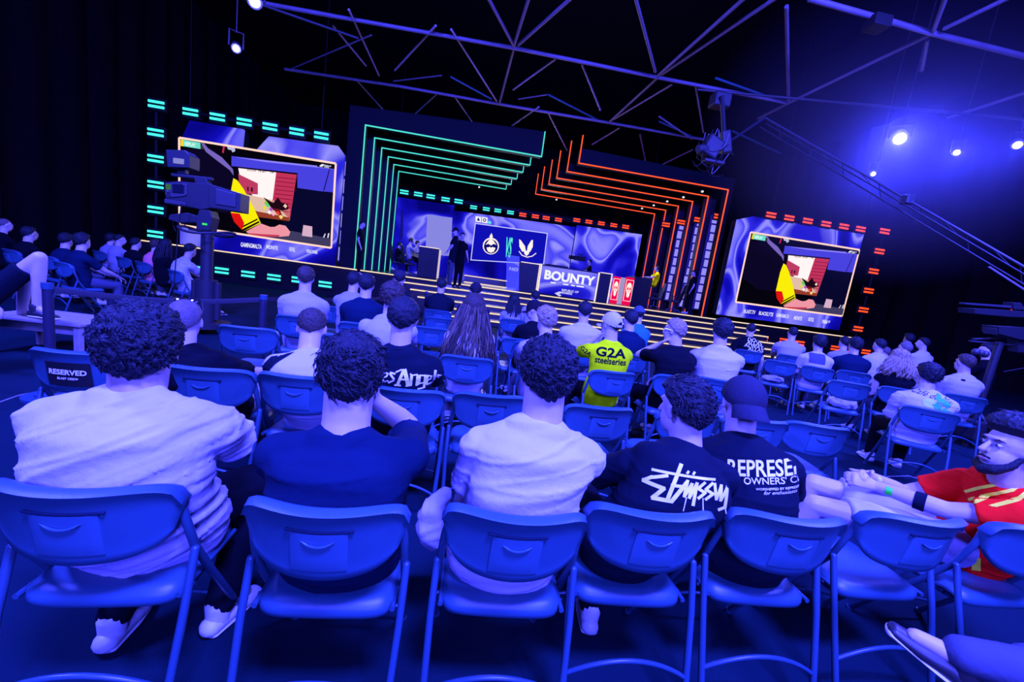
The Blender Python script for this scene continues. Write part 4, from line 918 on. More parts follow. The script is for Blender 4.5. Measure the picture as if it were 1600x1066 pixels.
        if lk: lk.build('hair_locks', HAIR[hc], ho, 180, off=Vector((0, 0, 0)), fix=False)
    elif hair == 'bald': put(hair_mesh(crn-off, Rh, 'buzz', .02, seed, s*.985), 'hair', HAIR['stubble'], t)
    if face:
        for x in (-1, 1):
            e = MB().ell(hd+hf*.083*s+hr*x*.032*s+hu*.012*s, (.012*s, .010*s, .008*s), Rh, 12, 8).build('eye', m_eye, t, 180, off=off)
            MB().ell(hd+hf*.0915*s+hr*x*.032*s+hu*.012*s, (.0055*s, .004*s, .0055*s), Rh, 10, 6).build('iris', m_glass, e, 180, off=off)
            MB().loft([hd+hf*.092*s+hr*x*.016*s+hu*.031*s, hd+hf*.092*s+hr*x*.034*s+hu*.037*s, hd+hf*.080*s+hr*x*.052*s+hu*.030*s], [.002, .005, .002], [.002, .004, .002], seg=8).build('eyebrow', m_brow, t, 180, off=off)
        MB().loft([hd+hf*.098*s-hr*.022*s-hu*.062*s, hd+hf*.103*s-hu*.061*s, hd+hf*.098*s+hr*.022*s-hu*.062*s], [.002, .005, .002], [.002, .005, .002], seg=8).build('mouth', mat('lips', (.30, .12, .12), .4), t, 180, off=off)
    PEOPLE[key] = dict(t=t, hd=hd, Rh=Rh, hf=hf, hu=hu, hr=hr, off=off, shirt=shirt_o, nb=nb, s=s, cr=crn, Rd=Rd, Fd=Fd, sp=sp, back=back, sh=sh, wr=wrists, hm=hm, pel=pel); return t
def long_hair(key, hc, n, L, wd, seed=1, wave=.02, r=.006, segs=9, fl=1.0):
    """locks falling from the crown over the back"""
    p = PEOPLE[key]; rr = random.Random(seed); mb = MB(); c = p['cr']; s = p['s']; Rh = p['Rh']; off = p['off']; nv = len(p['hm'].vertices)
    for _ in range(n):
        a = rr.uniform(-1, 1)*math.pi*.62; el = rr.uniform(-.35, 1.54); d = Vector((math.sin(a)*math.cos(el), -math.cos(a)*math.cos(el), math.sin(el)))
        q = c+Rh @ Vector((d.x*.092*s, d.y*.112*s, d.z*.112*s)); pts = [q]; vel = Rh @ Vector((math.sin(a)*.55, -math.cos(a)*.55, -.45)); z_end = c.z-L*rr.uniform(.75, 1.1); tot = q.z-z_end; ph = rr.uniform(0, 6); lat = p['Rd']*(math.sin(a)*wd*rr.uniform(.7, 1.15))
        for k in range(1, segs+1):
            f = k/segs; out = math.sin(min(1, f*1.6)*math.pi/2)
            x = q+(Rh @ Vector((d.x, d.y*.4, 0)))*.018*out+lat*(f**.8)-Vector((0, 0, tot*f))
            x += p['Rd']*wave*math.sin(ph+f*9)*f+p['back']*(.035+.045*f*(1 if abs(a) < 1.6 else 0))*out+Vector((0, wave*.4*math.cos(ph+f*8), 0)); pts.append(x)
        rad = [r*(.5+.7*math.sin(math.pi*min(1, .25+.75*k/segs))) for k in range(segs+1)]; rad[-1] = r*.15; mb.loft(pts, rad, [x*.6 for x in rad], seg=5, dome=False)
    return mb.build('long_hair', HAIR[hc], p['t'], 180, off=off, fix=False)
def cap(key, m, back_brim=True, opening=False, drop=0, down=.0):
    p = PEOPLE[key]; c = p['cr']-p['off']; Rh = p['Rh']; s = p['s']; bm = bmesh.new(); bmesh.ops.create_icosphere(bm, subdivisions=5, radius=1)
    dele = [v for v in bm.verts if v.co.z < -.12-.28*(-v.co.y if back_brim else v.co.y)*1.0]
    bmesh.ops.delete(bm, geom=dele, context='VERTS')
    if opening: bmesh.ops.delete(bm, geom=[v for v in bm.verts if v.co.y < -.5 and abs(v.co.x) < .38 and v.co.z < .16-(v.co.x/.38)**2*.35], context='VERTS')
    for v in bm.verts:
        x, y, z = v.co; seam = .0015*max(0, 1-min(abs(math.sin(3*math.atan2(y, x)))*9, 1)); v.co = Vector((x*(.090+seam), y*(.110+seam), z*(.108+seam)))*s
    bmesh.ops.solidify(bm, geom=bm.faces[:], thickness=.003); me = bpy.data.meshes.new('cap'); bm.to_mesh(me); bm.free()
    me.transform(Matrix.Translation(c) @ Rh.to_4x4()); o = put(me, 'cap', m, p['t']); me.set_sharp_from_angle(angle=math.radians(50))
    sgn = -1 if back_brim else 1
    if not opening or True:
        mb = MB(); vs = []; nu, nv = 16, 6; fr = 1 if not opening else 1
        sg = sgn if not opening else 1
        for i in range(nu+1):
            u = -1+2*i/nu; a = u*1.0
            for j in range(nv+1):
                v = j/nv; rad = .088*s; x = math.sin(a)*rad*(1+.05*v); y = sg*(math.cos(a)*.108*s+v*.072*s*(1-u*u*.75)); z = -.030*s-.016*u*u*s-v*(.018+down)*s+(.014*s if sg < 0 else .004)
                vs.append(Rh @ Vector((x, y, z))+c)
        k = len(vs); up = Rh @ Vector((0, 0, .004)); vs += [v+up for v in vs]; fs = []
        for i in range(nu):
            for j in range(nv): q = i*(nv+1)+j; fs += [(q, q+1, q+nv+2, q+nv+1), (k+q, k+q+nv+1, k+q+nv+2, k+q+1)]
        bd = [i*(nv+1) for i in range(nu+1)]+[nu*(nv+1)+j for j in range(1, nv+1)]+[i*(nv+1)+nv for i in range(nu-1, -1, -1)]+[j for j in range(nv-1, 0, -1)]
        for a_, b_ in zip(bd, bd[1:]+bd[:1]): fs.append((a_, b_, b_+k, a_+k))
        mb.add(vs, fs).build('brim', m, o, 60, off=Vector((0, 0, 0)))
    if opening:
        pts = [c+Rh @ Vector((x*.09*s, -math.sqrt(max(0, 1-x*x))*.111*s, (-.02)*s)) for x in [(-.40+.8*i/10) for i in range(11)]]
        MB().loft(pts, [.011]*11, [.002]*11, side=Rh @ Vector((0, 0, 1)), seg=8, dome=False).build('strap', m, o, 60, off=Vector((0, 0, 0)))
    return o
def on_shirt(key, name, verts, faces, center_px, right, up, m, n_dir=None, lift=.004, sub=.02, Yg=None):
    """flat print laid on the cloth: verts (a, b) in metres about the point that the ray through center_px meets"""
    p = PEOPLE[key]; so = p['shirt']; off = p['off']; me = so.data; bvh = BVHTree.FromPolygons([v.co.copy() for v in me.vertices], [tuple(q.vertices) for q in me.polygons])
    d = ray(*center_px).normalized(); hit = bvh.ray_cast(CAM-off, d)
    if hit[0] is None: print('PRINT MISS', key, name); return None
    c = hit[0]; nd = Vector(n_dir).normalized() if n_dir is not None else Vector((d.x, d.y, d.z*.5)).normalized(); R_ = Vector(right).normalized(); U_ = Vector(up).normalized(); R_ = (R_-nd*R_.dot(nd)).normalized(); U_ = (U_-nd*U_.dot(nd)-R_*U_.dot(R_)).normalized()
    bm = bmesh.new(); vv = [bm.verts.new((x, y, 0)) for x, y in verts]
    for f in faces:
        try: bm.faces.new([vv[i] for i in f])
        except ValueError: pass
    bmesh.ops.triangulate(bm, faces=bm.faces[:])
    for _ in range(5):
        es = [e for e in bm.edges if e.calc_length() > sub]
        if not es: break
        bmesh.ops.subdivide_edges(bm, edges=es, cuts=1); bmesh.ops.triangulate(bm, faces=[f for f in bm.faces if len(f.verts) > 3])
    for v in bm.verts:
        q = c+R_*v.co.x+U_*v.co.y-nd*.5; h = bvh.ray_cast(q, nd); v.co = (h[0]-nd*lift) if h[0] and abs((h[0]-c).dot(nd)) < .13 else V_NO
    bmesh.ops.delete(bm, geom=[v for v in bm.verts if v.co.x > 900], context='VERTS')
    me2 = bpy.data.meshes.new(name); bm.to_mesh(me2); bm.free(); return put(me2, name, m, so)
def strokes(lines, wd):
    """ribbons along polylines -> flat verts, faces"""
    V = []; F_ = []
    for ln in lines:
        w2 = (ln[0] if isinstance(ln[0], (int, float)) else wd); pts = ln[1:] if isinstance(ln[0], (int, float)) else ln
        P = [Vector((x, y)) for x, y in pts]
        for i in range(len(P)-1):
            d = (P[i+1]-P[i]); d = d.normalized() if d.length > 0 else Vector((1, 0)); n = Vector((-d.y, d.x))*w2/2; k = len(V)
            for q in (P[i]-n-d*w2*.3, P[i+1]-n+d*w2*.3, P[i+1]+n+d*w2*.3, P[i]+n-d*w2*.3): V.append((q.x, q.y))
            F_.append((k, k+1, k+2, k+3))
    return V, F_
# ------------------------------------------------------------------ audience, nearest row
def S(k, dx=0, dy=0): return (CH[k][0]+dx, CH[k][1]+dy)
V3 = Vector
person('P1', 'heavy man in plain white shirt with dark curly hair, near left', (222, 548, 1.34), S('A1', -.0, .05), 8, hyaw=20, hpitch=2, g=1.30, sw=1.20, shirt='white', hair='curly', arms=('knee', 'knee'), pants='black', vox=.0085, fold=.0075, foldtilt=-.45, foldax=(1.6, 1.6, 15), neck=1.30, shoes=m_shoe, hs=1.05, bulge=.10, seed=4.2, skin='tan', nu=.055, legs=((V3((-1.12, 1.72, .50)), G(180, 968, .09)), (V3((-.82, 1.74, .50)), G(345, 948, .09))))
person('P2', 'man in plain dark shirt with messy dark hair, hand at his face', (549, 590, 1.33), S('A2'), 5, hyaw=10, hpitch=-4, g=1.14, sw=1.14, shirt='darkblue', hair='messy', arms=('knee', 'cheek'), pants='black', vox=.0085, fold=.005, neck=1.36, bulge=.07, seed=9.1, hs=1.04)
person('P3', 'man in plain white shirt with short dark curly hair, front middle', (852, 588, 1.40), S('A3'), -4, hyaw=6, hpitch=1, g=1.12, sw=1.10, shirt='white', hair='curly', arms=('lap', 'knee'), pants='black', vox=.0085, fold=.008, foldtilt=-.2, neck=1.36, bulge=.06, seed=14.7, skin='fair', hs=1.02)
person('P4', 'man in dark shirt with white scribble print, face turned left', (1066, 640, 1.52), S('A4'), -10, hyaw=22, hpitch=-8, g=.98, sw=1.05, shirt='navy', hair='mid', arms='knee', pants='black', vox=.0085, fold=.004, bulge=.09, seed=21.3, face=False, shoes=m_shoe, legs=((V3((.70, 1.82, .50)), G(922, 950, .09)), (V3((.98, 1.84, .50)), V3((.98, 1.86, .09)))))
person('P5', 'man in dark cap worn backwards and dark shirt with REPRESENT print', (1158, 630, 1.66), S('A5', .0, 0), -14, hyaw=-10, hpitch=-6, g=1.05, sw=1.08, shirt='navy', hair='buzz', hc='black', arms='knee', pants='black', vox=.0085, fold=.004, bulge=.09, seed=27.9)
cap('P5', cloth('cap_navy', (.018, .020, .032)), True, down=.035)
# man in red, sideways
rs = (2.66, 1.62); fr_ = V3((-.93, .36, 0))
person('P7', 'bearded man in red shirt with yellow stripes, hands clasped, at right edge', (1578, 702, 1.47), rs, 68, hyaw=78, hpitch=2, g=1.1, sw=1.05, shirt='red', hair='quiff', vox=.0058, fold=.004, bulge=.09, seed=33.0, face=True, pants='white', shorts=True, shoes=m_shoe,
       arms=((V3((2.20, 1.74, .73)), V3((.2, -.6, -1))), (V3((2.27, 1.83, .745)), V3((.5, .6, -1)))), legs=((V3((1.96, 1.80, .56)), V3((1.86, 1.86, .10))), (V3((2.16, 2.02, .58)), V3((2.06, 2.12, .10)))),
       wr=((V3((-.2, -.75, .6)), V3((0, .5, .8)), .75, V3((-.85, .45, .12))), (V3((.1, .8, .55)), V3((0, -.4, .9)), .55, V3((-.95, -.2, .15)))), hand_fine=True, sleeve=.55)
def beard(key):
    p = PEOPLE[key]; s = p['s']; hd, hf, hu, hr = p['hd'], p['hf'], p['hu'], p['hr']; mb = MB()
    mb.loft([hd-hr*.066*s-hu*.025*s+hf*.012, hd-hr*.060*s-hu*.065*s+hf*.035, hd-hr*.034*s-hu*.100*s+hf*.066, hd-hu*.112*s+hf*.078, hd+hr*.034*s-hu*.100*s+hf*.066, hd+hr*.060*s-hu*.065*s+hf*.035, hd+hr*.066*s-hu*.025*s+hf*.012], [.010, .017, .024, .026, .024, .017, .010], seg=12)
    mb.loft([hd-hr*.028*s-hu*.055*s+hf*.088, hd-hu*.048*s+hf*.100, hd+hr*.028*s-hu*.055*s+hf*.088], [.005, .007, .005], seg=8)
    me = remesh(mb, .006, 2, p['off']); displace(me, lambda co, no: np.array([.003*noise.noise(V3(c)*160) for c in co])); put(me, 'beard', HAIR['black'], p['t'])
beard('P7')
an = W(1502, 1032, .92); kn = an+V3((.36, -.20, .10))
person('K1', 'person mostly out of frame at lower right, one trainer and jeans leg showing', V3((2.75, .42, 1.22)), (2.45, .55), 60, hyaw=60, shirt='grey', hair='short', arms='lap', pants='jeans', vox=.012, shoes=m_shoeb,
       legs=((kn, an, V3((-.62, .55, .35)).normalized()), (V3((2.0, .95, .50)), V3((2.12, 1.02, .09)))))
# ------------------------------------------------------------------ second row
person('Q1', 'man with sunglasses on shaved head, black shirt and thin necklace', (289, 502, 2.42), S('B1', -.05, 0), 8, hyaw=16, g=1.0, sw=1.05, shirt='black', hair='buzz', hc='stubble', arms=('lap', 'knee'), vox=.011, pants='khaki', bulge=.05)
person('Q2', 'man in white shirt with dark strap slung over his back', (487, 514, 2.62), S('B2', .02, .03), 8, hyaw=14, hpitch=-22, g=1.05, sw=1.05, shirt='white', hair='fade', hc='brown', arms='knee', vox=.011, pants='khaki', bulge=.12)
person('Q3', 'man in dark shirt with white blackletter print, second row', (630, 499, 2.40), S('B3', -.03, 0), 3, hyaw=2, g=1.02, sw=1.08, shirt='navy', hair='short', arms='knee', vox=.011, pants='jeans', bulge=.05)
# ------------------------------------------------------------------ third row and beyond
person('R1', 'woman with very long wavy highlighted hair in pale top', (740, 482, 3.62), 'C3', 0, hyaw=-2, g=.9, sw=.92, shirt='white', hair='long', hc='brown', arms='lap', vox=.014, pants='denimlight', sleeve=1.9, fold=.006, bulge=.03)
long_hair('R1', 'lightbrown', 190, .55, .13, 3, .02, .006); long_hair('R1', 'brown', 240, .58, .14, 4, .02, .0065)
person('R2', 'person with curly hair in light hooded sweatshirt', (613, 466, 3.55), 'Cb', 4, hyaw=2, g=1.05, sw=1.0, shirt='offwhite', hair='curly', hc='brown', arms='knee', vox=.013, sleeve=1.9, hoodie=True, bulge=.09)
person('R3', 'blond man in third row looking left, body behind a nearer head', (852, 502, 3.72), 'C4', 3, hyaw=18, hpitch=-8, shirt='offwhite', hair='messy', hc='blond', arms='knee', vox=.014)
person('R4', 'man in white cap and neon yellow jersey with black lettering', (954, 508, 3.72), 'C5', 6, hyaw=28, hpitch=0, g=1.02, sw=1.05, shirt='neon', hair='buzz', hc='black', arms=('chin', 'knee'), vox=.012, pants='black', bulge=.05, fold=.003)
cap('R4', CLO['white'], True, opening=True)
person('R5', 'blond man in black shirt resting chin on his hand, third row', (1053, 518, 3.85), 'C6', 0, hyaw=40, hpitch=-4, g=1.0, sw=1.05, shirt='black', hair='short', hc='blond', arms=('chin', 'knee'), vox=.012, pants='black', face=True, bulge=.06)
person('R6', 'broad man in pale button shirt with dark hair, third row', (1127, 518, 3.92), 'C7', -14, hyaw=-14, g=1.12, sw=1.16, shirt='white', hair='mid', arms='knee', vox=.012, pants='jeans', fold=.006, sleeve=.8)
person('S1', 'short haired man in pale shirt seated alone left of middle', (478, 435, 4.72), 'F0', 12, hyaw=16, shirt='offwhite', hair='short', hc='brown', arms='lap', vox=.015, g=1.05, sw=1.1, pants='jeans')
person('S2', 'short haired man in navy shirt, fourth row left of middle', (573, 446, 4.75), 'F1', 8, hyaw=6, shirt='darkblue', hair='short', arms='lap', vox=.015, g=1.05, sw=1.1)
person('S3', 'person in pale shirt half hidden behind the navy shirted man', (554, 440, 5.7), None, 0, hyaw=-10, shirt='grey', hair='short', arms='knee', vox=.018)
person('S4', 'person in dark cap and navy top ahead of the curly haired one', (624, 436, 6.3), None, 0, hyaw=10, shirt='navy', hair='buzz', hc='black', arms='lap', vox=.018)
cap('S4', cloth('cap_dark', (.02, .02, .03)), False)
person('S5', 'dark haired man in navy shirt seated alone near the stage steps', (690, 446, 7.2), 'F2', 2, shirt='navy', hair='short', arms='knee', vox=.018, g=1.05, sw=1.1, bulge=.08)
person('S6', 'person in dark cap just beyond the long haired woman', (743, 455, 5.9), None, 2, shirt='navy', hair='buzz', hc='black', arms='lap', vox=.018)
cap('S6', cloth('cap_dark2', (.012, .012, .02)), False)
person('S7', 'small woman with long dark hair and pale top near the steps', (803, 470, 7.3), 'F5', 3, hs=.95, g=.88, sw=.88, shirt='grey', hair='long', arms='lap', vox=.018, pants='jeans')
long_hair('S7', 'black', 110, .42, .06, 5, .01, .008, 6)
person('S8', 'man in dark cap in profile to the left, behind the blond man', (834, 485, 4.9), 'F6', 4, hyaw=60, hpitch=-10, shirt='black', hair='buzz', hc='black', arms='knee', vox=.016)
cap('S8', cloth('cap_black', (.008, .008, .012)), False)
person('S9', 'person barely seen over the capped man, before the BOUNTY desk', (836, 464, 8.2), None, 4, shirt='offwhite', hair='short', arms='lap', vox=.02)
person('T1', 'dark haired man in pale shirt left of the white cap', (913, 487, 4.95), 'F9', -4, hyaw=-4, shirt='white', hair='short', arms='knee', vox=.015, g=1.1, sw=1.2)
person('T2', 'dark haired man in navy shirt right of the white cap', (984, 500, 4.9), 'G1', -4, hyaw=4, shirt='darkblue', hair='short', arms='lap', vox=.016)
person('T3', 'man with bright blue shirt and cap behind the navy shirted man', (997, 491, 5.9), 'G2', 6, shirt='royal', hair='buzz', hc='black', arms='lap', vox=.018)
cap('T3', cloth('cap_blue', (.05, .07, .10)), False)
# right block
person('U1', 'person in black top with white letters all over, by the steps', (1173, 515, 7.1), 'F8', -24, hyaw=-30, shirt='black', hair='buzz', hc='black', arms='down', vox=.016, g=1.05, sw=1.1)
person('U2', 'man in pale grey shirt before the red floor lights', (1238, 521, 7.2), 'G8', -24, hyaw=-24, shirt='offwhite', hair='fade', hc='black', arms='knee', vox=.016, g=1.1, sw=1.15)
person('U3', 'man in white shirt with blue square on the back', (1279, 536, 5.9), 'D2', -24, hyaw=-18, shirt='white', hair='mid', arms='lap', vox=.015, g=1.0, sw=1.05)
person('U4', 'person with grey top half hidden left of the navy shirted man', (1318, 536, 7.3), None, -24, hyaw=-10, shirt='grey', hair='short', arms='lap', vox=.018)
person('U5', 'man in navy shirt with thick dark hair, right block', (1335, 540, 5.9), 'D3', -24, hyaw=-18, shirt='darkblue', hair='messy', arms='lap', vox=.016, g=1.1, sw=1.15)
person('U6', 'man in light shirt with short dark hair beyond the curly haired woman', (1373, 540, 6.8), None, -24, shirt='white', hair='short', arms='lap', vox=.018)
person('U7', 'bald person low behind the curly haired woman', (1382, 550, 7.8), None, -24, shirt='grey', hair='bald', arms='lap', vox=.02)
person('U8', 'woman with big curly light hair and black tank top', (1404, 562, 4.75), 'E2', -24, hyaw=-24, g=.9, sw=.9, shirt='black', hair='curly', hc='blond', arms='lap', vox=.014, sleeve=.12)
long_hair('U8', 'blond', 260, .24, .10, 8, .03, .008, 7)
person('U9', 'man with thick dark hair farther right of the curly haired woman', (1419, 530, 8.4), None, -24, hyaw=-8, shirt='black', hair='mid', arms='lap', vox=.018)
person('V1', 'bald man with glasses in right block before the dark wall', (1413, 545, 6.0), None, -24, shirt='offwhite', hair='bald', arms='lap', vox=.018)
person('V2', 'man in light top turned left at far right block', (1441, 537, 7.6), None, -10, hyaw=30, shirt='white', hair='short', arms='knee', vox=.018)
person('V3', 'dark haired man in white shirt with script and green flower print', (1449, 588, 3.62), 'Q9', -30, hyaw=-22, hpitch=-4, g=1.08, sw=1.12, shirt='white', hair='curly', arms='lap', pants='black', vox=.011, fold=.006, bulge=.10, sleeve=.75)
person('V4', 'man in light shirt with small square at the neck, right block', (1506, 568, 4.8), 'E3', -26, hyaw=-4, shirt='offwhite', hair='short', hc='brown', arms='lap', vox=.014)
person('V5', 'camera operator crouching behind the jib camera at right', (1540, 548, 6.3), None, 30, hyaw=50, shirt='black', hair='short', arms='forward', vox=.018)
# left block
person('X1', 'shaved man with glasses at far left edge, arms crossed', (8, 352, 8.9), None, -28, hyaw=-24, shirt='black', hair='bald', arms='cross', vox=.018, g=1.1, sw=1.15, face=True)
person('X2', 'dark haired man with glasses in black shirt, left block', (47, 366, 8.2), 'L0', -24, hyaw=-14, shirt='black', hair='short', arms='lap', vox=.016, g=1.15, sw=1.2, face=True)
person('X3', 'first of two men in navy shirts, left block', (104, 376, 7.9), 'L1', -24, hyaw=8, shirt='darkblue', hair='short', arms='lap', vox=.016)
person('X4', 'second of two men in navy shirts, thick hair, left block', (130, 378, 7.2), 'L2', -28, hyaw=-6, shirt='darkblue', hair='messy', arms='knee', vox=.015, g=1.05, sw=1.1)
person('X5', 'young man in grey shirt farthest back in left block', (174, 374, 10.9), 'L3', -24, hyaw=-8, shirt='grey', hair='mid', arms='lap', vox=.018)
person('X6', 'man in grey shirt in profile looking right, left block', (188, 375, 10.4), None, -26, hyaw=-44, shirt='grey', hair='fade', hc='black', arms='knee', vox=.016, face=True)
person('X7', 'dark haired youth in black shirt beside the pink shirt', (213, 381, 9.9), 'L4', -26, hyaw=-14, shirt='black', hair='short', arms='lap', vox=.018)
person('X8', 'person in pink shirt in the left block', (244, 384, 9.3), 'L5', -26, hyaw=0, shirt='pink', hair='short', hc='brown', arms='knee', vox=.018)
person('X9', 'woman with long dark hair covering the pink shirt', (260, 384, 8.9), None, -28, hyaw=-4, g=.9, sw=.9, shirt='black', hair='long', arms='lap', vox=.018)
long_hair('X9', 'black', 90, .42, .07, 9, .01, .010, 6)
person('Y1', 'person leaning forward in patterned pale shirt before the left screen', (298, 392, 8.3), 'L6', -34, hyaw=-16, hpitch=-12, g=1.05, sw=1.0, shirt=mat('patterned_cloth', (.40, .40, .46), .9, var=.45, vscale=22), hair='short', arms='knee', vox=.015, bulge=.12)
# seated person at left edge whose bare leg rests on the low table
lg = V3((-3.55, 3.55, .62))
person('Y2', 'person at left edge in shorts, foot in dark shoe on low table', V3((-4.62, 3.95, 1.28)), (-4.50, 3.98), -95, hyaw=-80, shirt='darkblue', hair='short', arms='lap', vox=.012, pants='navy', shorts=True, shoes=m_shoeb,
       legs=((W(62, 402, 4.2), W(58, 482, 4.2), V3((1, -.05, 0))), (W(40, 420, 4.35), W(32, 470, 4.9)+V3((0, 0, -.22)))))
# ------------------------------------------------------------------ people on the stage
def st(k, lab, px, py, Y, yaw, shirt, pants='black', arms='down', hair='short', **kw):
    p = W(px, py, Y); zf = ZS; 
    person(k, lab, (px, py, Y), (p.x, p.y), yaw, hyaw=yaw, shirt=shirt, pants=pants, arms=arms, hair=hair, stand=True, zfloor=ZS if Y > 15.5 else ZS*5/6, vox=.018, cat='person', bulge=.0, nolocks=True, **kw)
st('Z1', 'person in black standing on stage beside the left portal', 566, 351, 15.45, -80, 'black')
st('Z2', 'man in cap standing on stage steps with arms crossed', 711.5, 361, 14.9, 110, 'navy', 'jeans', 'cross', hair='buzz')
st('Z3', 'woman in dark dress standing beside the man on stage', 723, 369, 15.3, 200, 'black', hs=.95)
st('Z4', 'stage hand in black standing at the right portal', 1084, 427, 16.95, 70, 'black')
st('Z5', 'cameraman in black filming on stage behind the BOUNTY desk', 921, 410, 19.5, 90, 'black', arms='forward')
cap('Z2', cloth('cap_stage', (.01, .01, .015)), False)
def seated_stage(k, lab, px, py, Y, yaw, shirt, arms='desk', hair='short', **kw):
    p = W(px, py, Y); person(k, lab, (px, py, Y), (p.x, p.y), yaw, hyaw=yaw, shirt=shirt, arms=arms, hair=hair, zfloor=max(ZS, p.z-1.24), vox=.018, pants=kw.pop('pants', 'black'), nolocks=True, **kw)
seated_stage('Z6', 'left seated player in black at the left team table', 625, 383, 19.0, -70, 'black')
seated_stage('Z7', 'middle seated player with headset at the left team table', 643, 377, 18.2, -70, 'grey', skin='fair')
seated_stage('Z8', 'right seated player at the left team table beside the desk', 653, 381, 19.0, -80, 'grey', skin='fair')
seated_stage('Z9', 'player in yellow outfit seated at the right team table', 1026, 420, 17.9, 80, 'yellow', pants='yellow', skin='fair')
def headset(k):
    p = PEOPLE[k]; pts = [p['cr']+p['hr']*(.10*math.cos(a))+p['hu']*(.125*math.sin(a)) for a in [math.pi*i/10 for i in range(11)]]
    t = thing('headset', 'headset worn by the ' + {'Z7': 'middle player of the left team table', 'Z9': 'player in yellow', 'Z6': 'left player of the left team table'}[k], 'headset', p['hd'])
    MB().loft(pts, .012, seg=6).build('headband', m_case, t)
    for s in (-1, 1): MB().ell(p['hd']+p['hr']*.095*s, (.022, .04, .045), p['Rh'], 10, 6).build('ear_cup', m_case, t)
for k in ('Z6', 'Z7', 'Z9'): headset(k)
for k_, P_ in (('Z7', 420), ('Z9', 520)):
    q = PEOPLE[k_]['hd']; o = spot('added_player_spot', q+V3((-.6, -1.2, 3.2)), q-V3((0, 0, .4)), P_, 38, (1, .92, .95), .7, .15)  # added spot to brighten the player, no fixture here
# gaming chairs
def gchair(lab, px, py, Y, yaw, tiltz=0):
    p = W(px, py, Y); t = thing('gaming_chair', lab, 'chair', (p.x, Y, ZS), math.radians(yaw), 'wheeled gaming chairs on stage')
    m = mat('gaming_leather', (.02, .02, .024), .4)
    MB().bbox((0, 0, .46), (.50, .50, .10), .03).build('seat', m, t); MB().loft([(0, -.24, .5), (0, -.30, .85), (0, -.36, 1.20)], [.22, .27, .17], [.05, .06, .04], side=(1, 0, 0), seg=14).build('backrest', m, t)
    MB().cyl((0, 0, .27), .03, .30, 10).build('gas_column', m_tubem, t)
    for k in range(5): a = k*2*math.pi/5; MB().tube((0, 0, .12), (.30*math.cos(a), .30*math.sin(a), .07), .022).ell((.30*math.cos(a), .30*math.sin(a), .035), (.03, .03, .035), None, 8, 6).build('caster_leg', m_tubem, t)
    for s in (-1, 1): MB().bbox((s*.30, 0, .68), (.08, .26, .03), .01).tube((s*.30, 0, .68), (s*.24, 0, .45), .018).build('armrest', m, t)
gchair('empty gaming chair standing between the right portals', 1056, 455, 16.9, 50)
gchair('gaming chair under the player in yellow', 1028, 440, 18.1, 80)
gchair('gaming chair under the left player of the left team table', 622, 400, 19.05, -70); gchair('gaming chair under the middle player of the left team table', 640, 400, 18.2, -70)
# stage film camera
p = W(906, 404, 19.4); t = thing('shoulder_camera', 'shoulder film camera held by the cameraman behind the BOUNTY desk', 'camera', p)
MB().bbox(p, (.55, .18, .22), .02).build('body', m_case, t); MB().cyl(p+V3((-.40, 0, 0)), .09, .3, 16, (1, 0, 0)).build('lens', m_case, t); MB().bbox(p+V3((-.02, 0, .18)), (.3, .05, .05), .01).build('handle', m_case, t)

# ------------------------------------------------------------------ prints on the shirts
Zu = V3((0, 0, 1))
def rdir(key): return PEOPLE[key]['Rd']
def prn(key, name, txt, px, size, m, bold=0.0, right=None, up=Zu, sx=1, n=None, **kw):
    v, f = text_geo(txt, size, bold, sx, **kw); return on_shirt(key, name, v, f, px, right or rdir(key), up, m, n)
# scribble print
s_ = .001
scr = [[11, (-118, 62), (112, 40)], [17, (-12, 96), (-30, 30), (-56, -60)], [14, (-120, 28), (-60, 44)], [15, (-150, 10), (-118, 30)], [17, (-150, 10), (-70, -12)], [17, (-70, -12), (-110, -58)], [17, (-110, -58), (-40, -62), (10, 20)], [13, (-42, 6), (12, 4)],
       [13, (14, 30), (4, -36)], [13, (4, -36), (30, 18)], [13, (30, 18), (22, -40)], [13, (22, -40), (48, 22)], [13, (48, 22), (36, -70)], [12, (76, 26), (52, 0), (78, -16), (54, -40)], [12, (104, 24), (80, -2), (106, -20), (80, -44)], [12, (112, 22), (118, -44)], [12, (118, -44), (136, 14)], [13, (136, 14), (134, -50)], [12, (134, -50), (160, 8)], [14, (160, 8), (150, -84), (128, -92)],
       [4, (12, -40), (2, -100)], [4, (70, -40), (72, -110)], [5, (150, -80), (156, -118)], [10, (12, 62), (16, 70)], [10, (34, 60), (38, 68)]]
sc_s = [[l[0]*.001*.80]+[(x*.00092, y*.00078) for x, y in l[1:]] for l in scr]
v, f = strokes(sc_s, .008); on_shirt('P4', 'scribble_print', v, f, (1068, 762), V3((1, .12, 0)), Zu, m_print, sub=.012)
prn('P5', 'chest_lettering', 'REPRESENT', (1206, 733), .084, m_print, .02, right=V3((1, .05, .10)), sx=.72); prn('P5', 'small_lettering', "OWNERS' CLUB", (1217, 752), .036, m_print, .01, right=V3((1, .05, .10)), sx=.9)
prn('P5', 'small_lettering', 'WORSHIPPED BY REPRESENT', (1219, 764), .012, m_print, .01, right=V3((1, .05, .10))); prn('P5', 'small_lettering', 'for enthusiasts', (1219, 770), .018, m_print, .0, right=V3((1, .05, .10)), shear=.4)
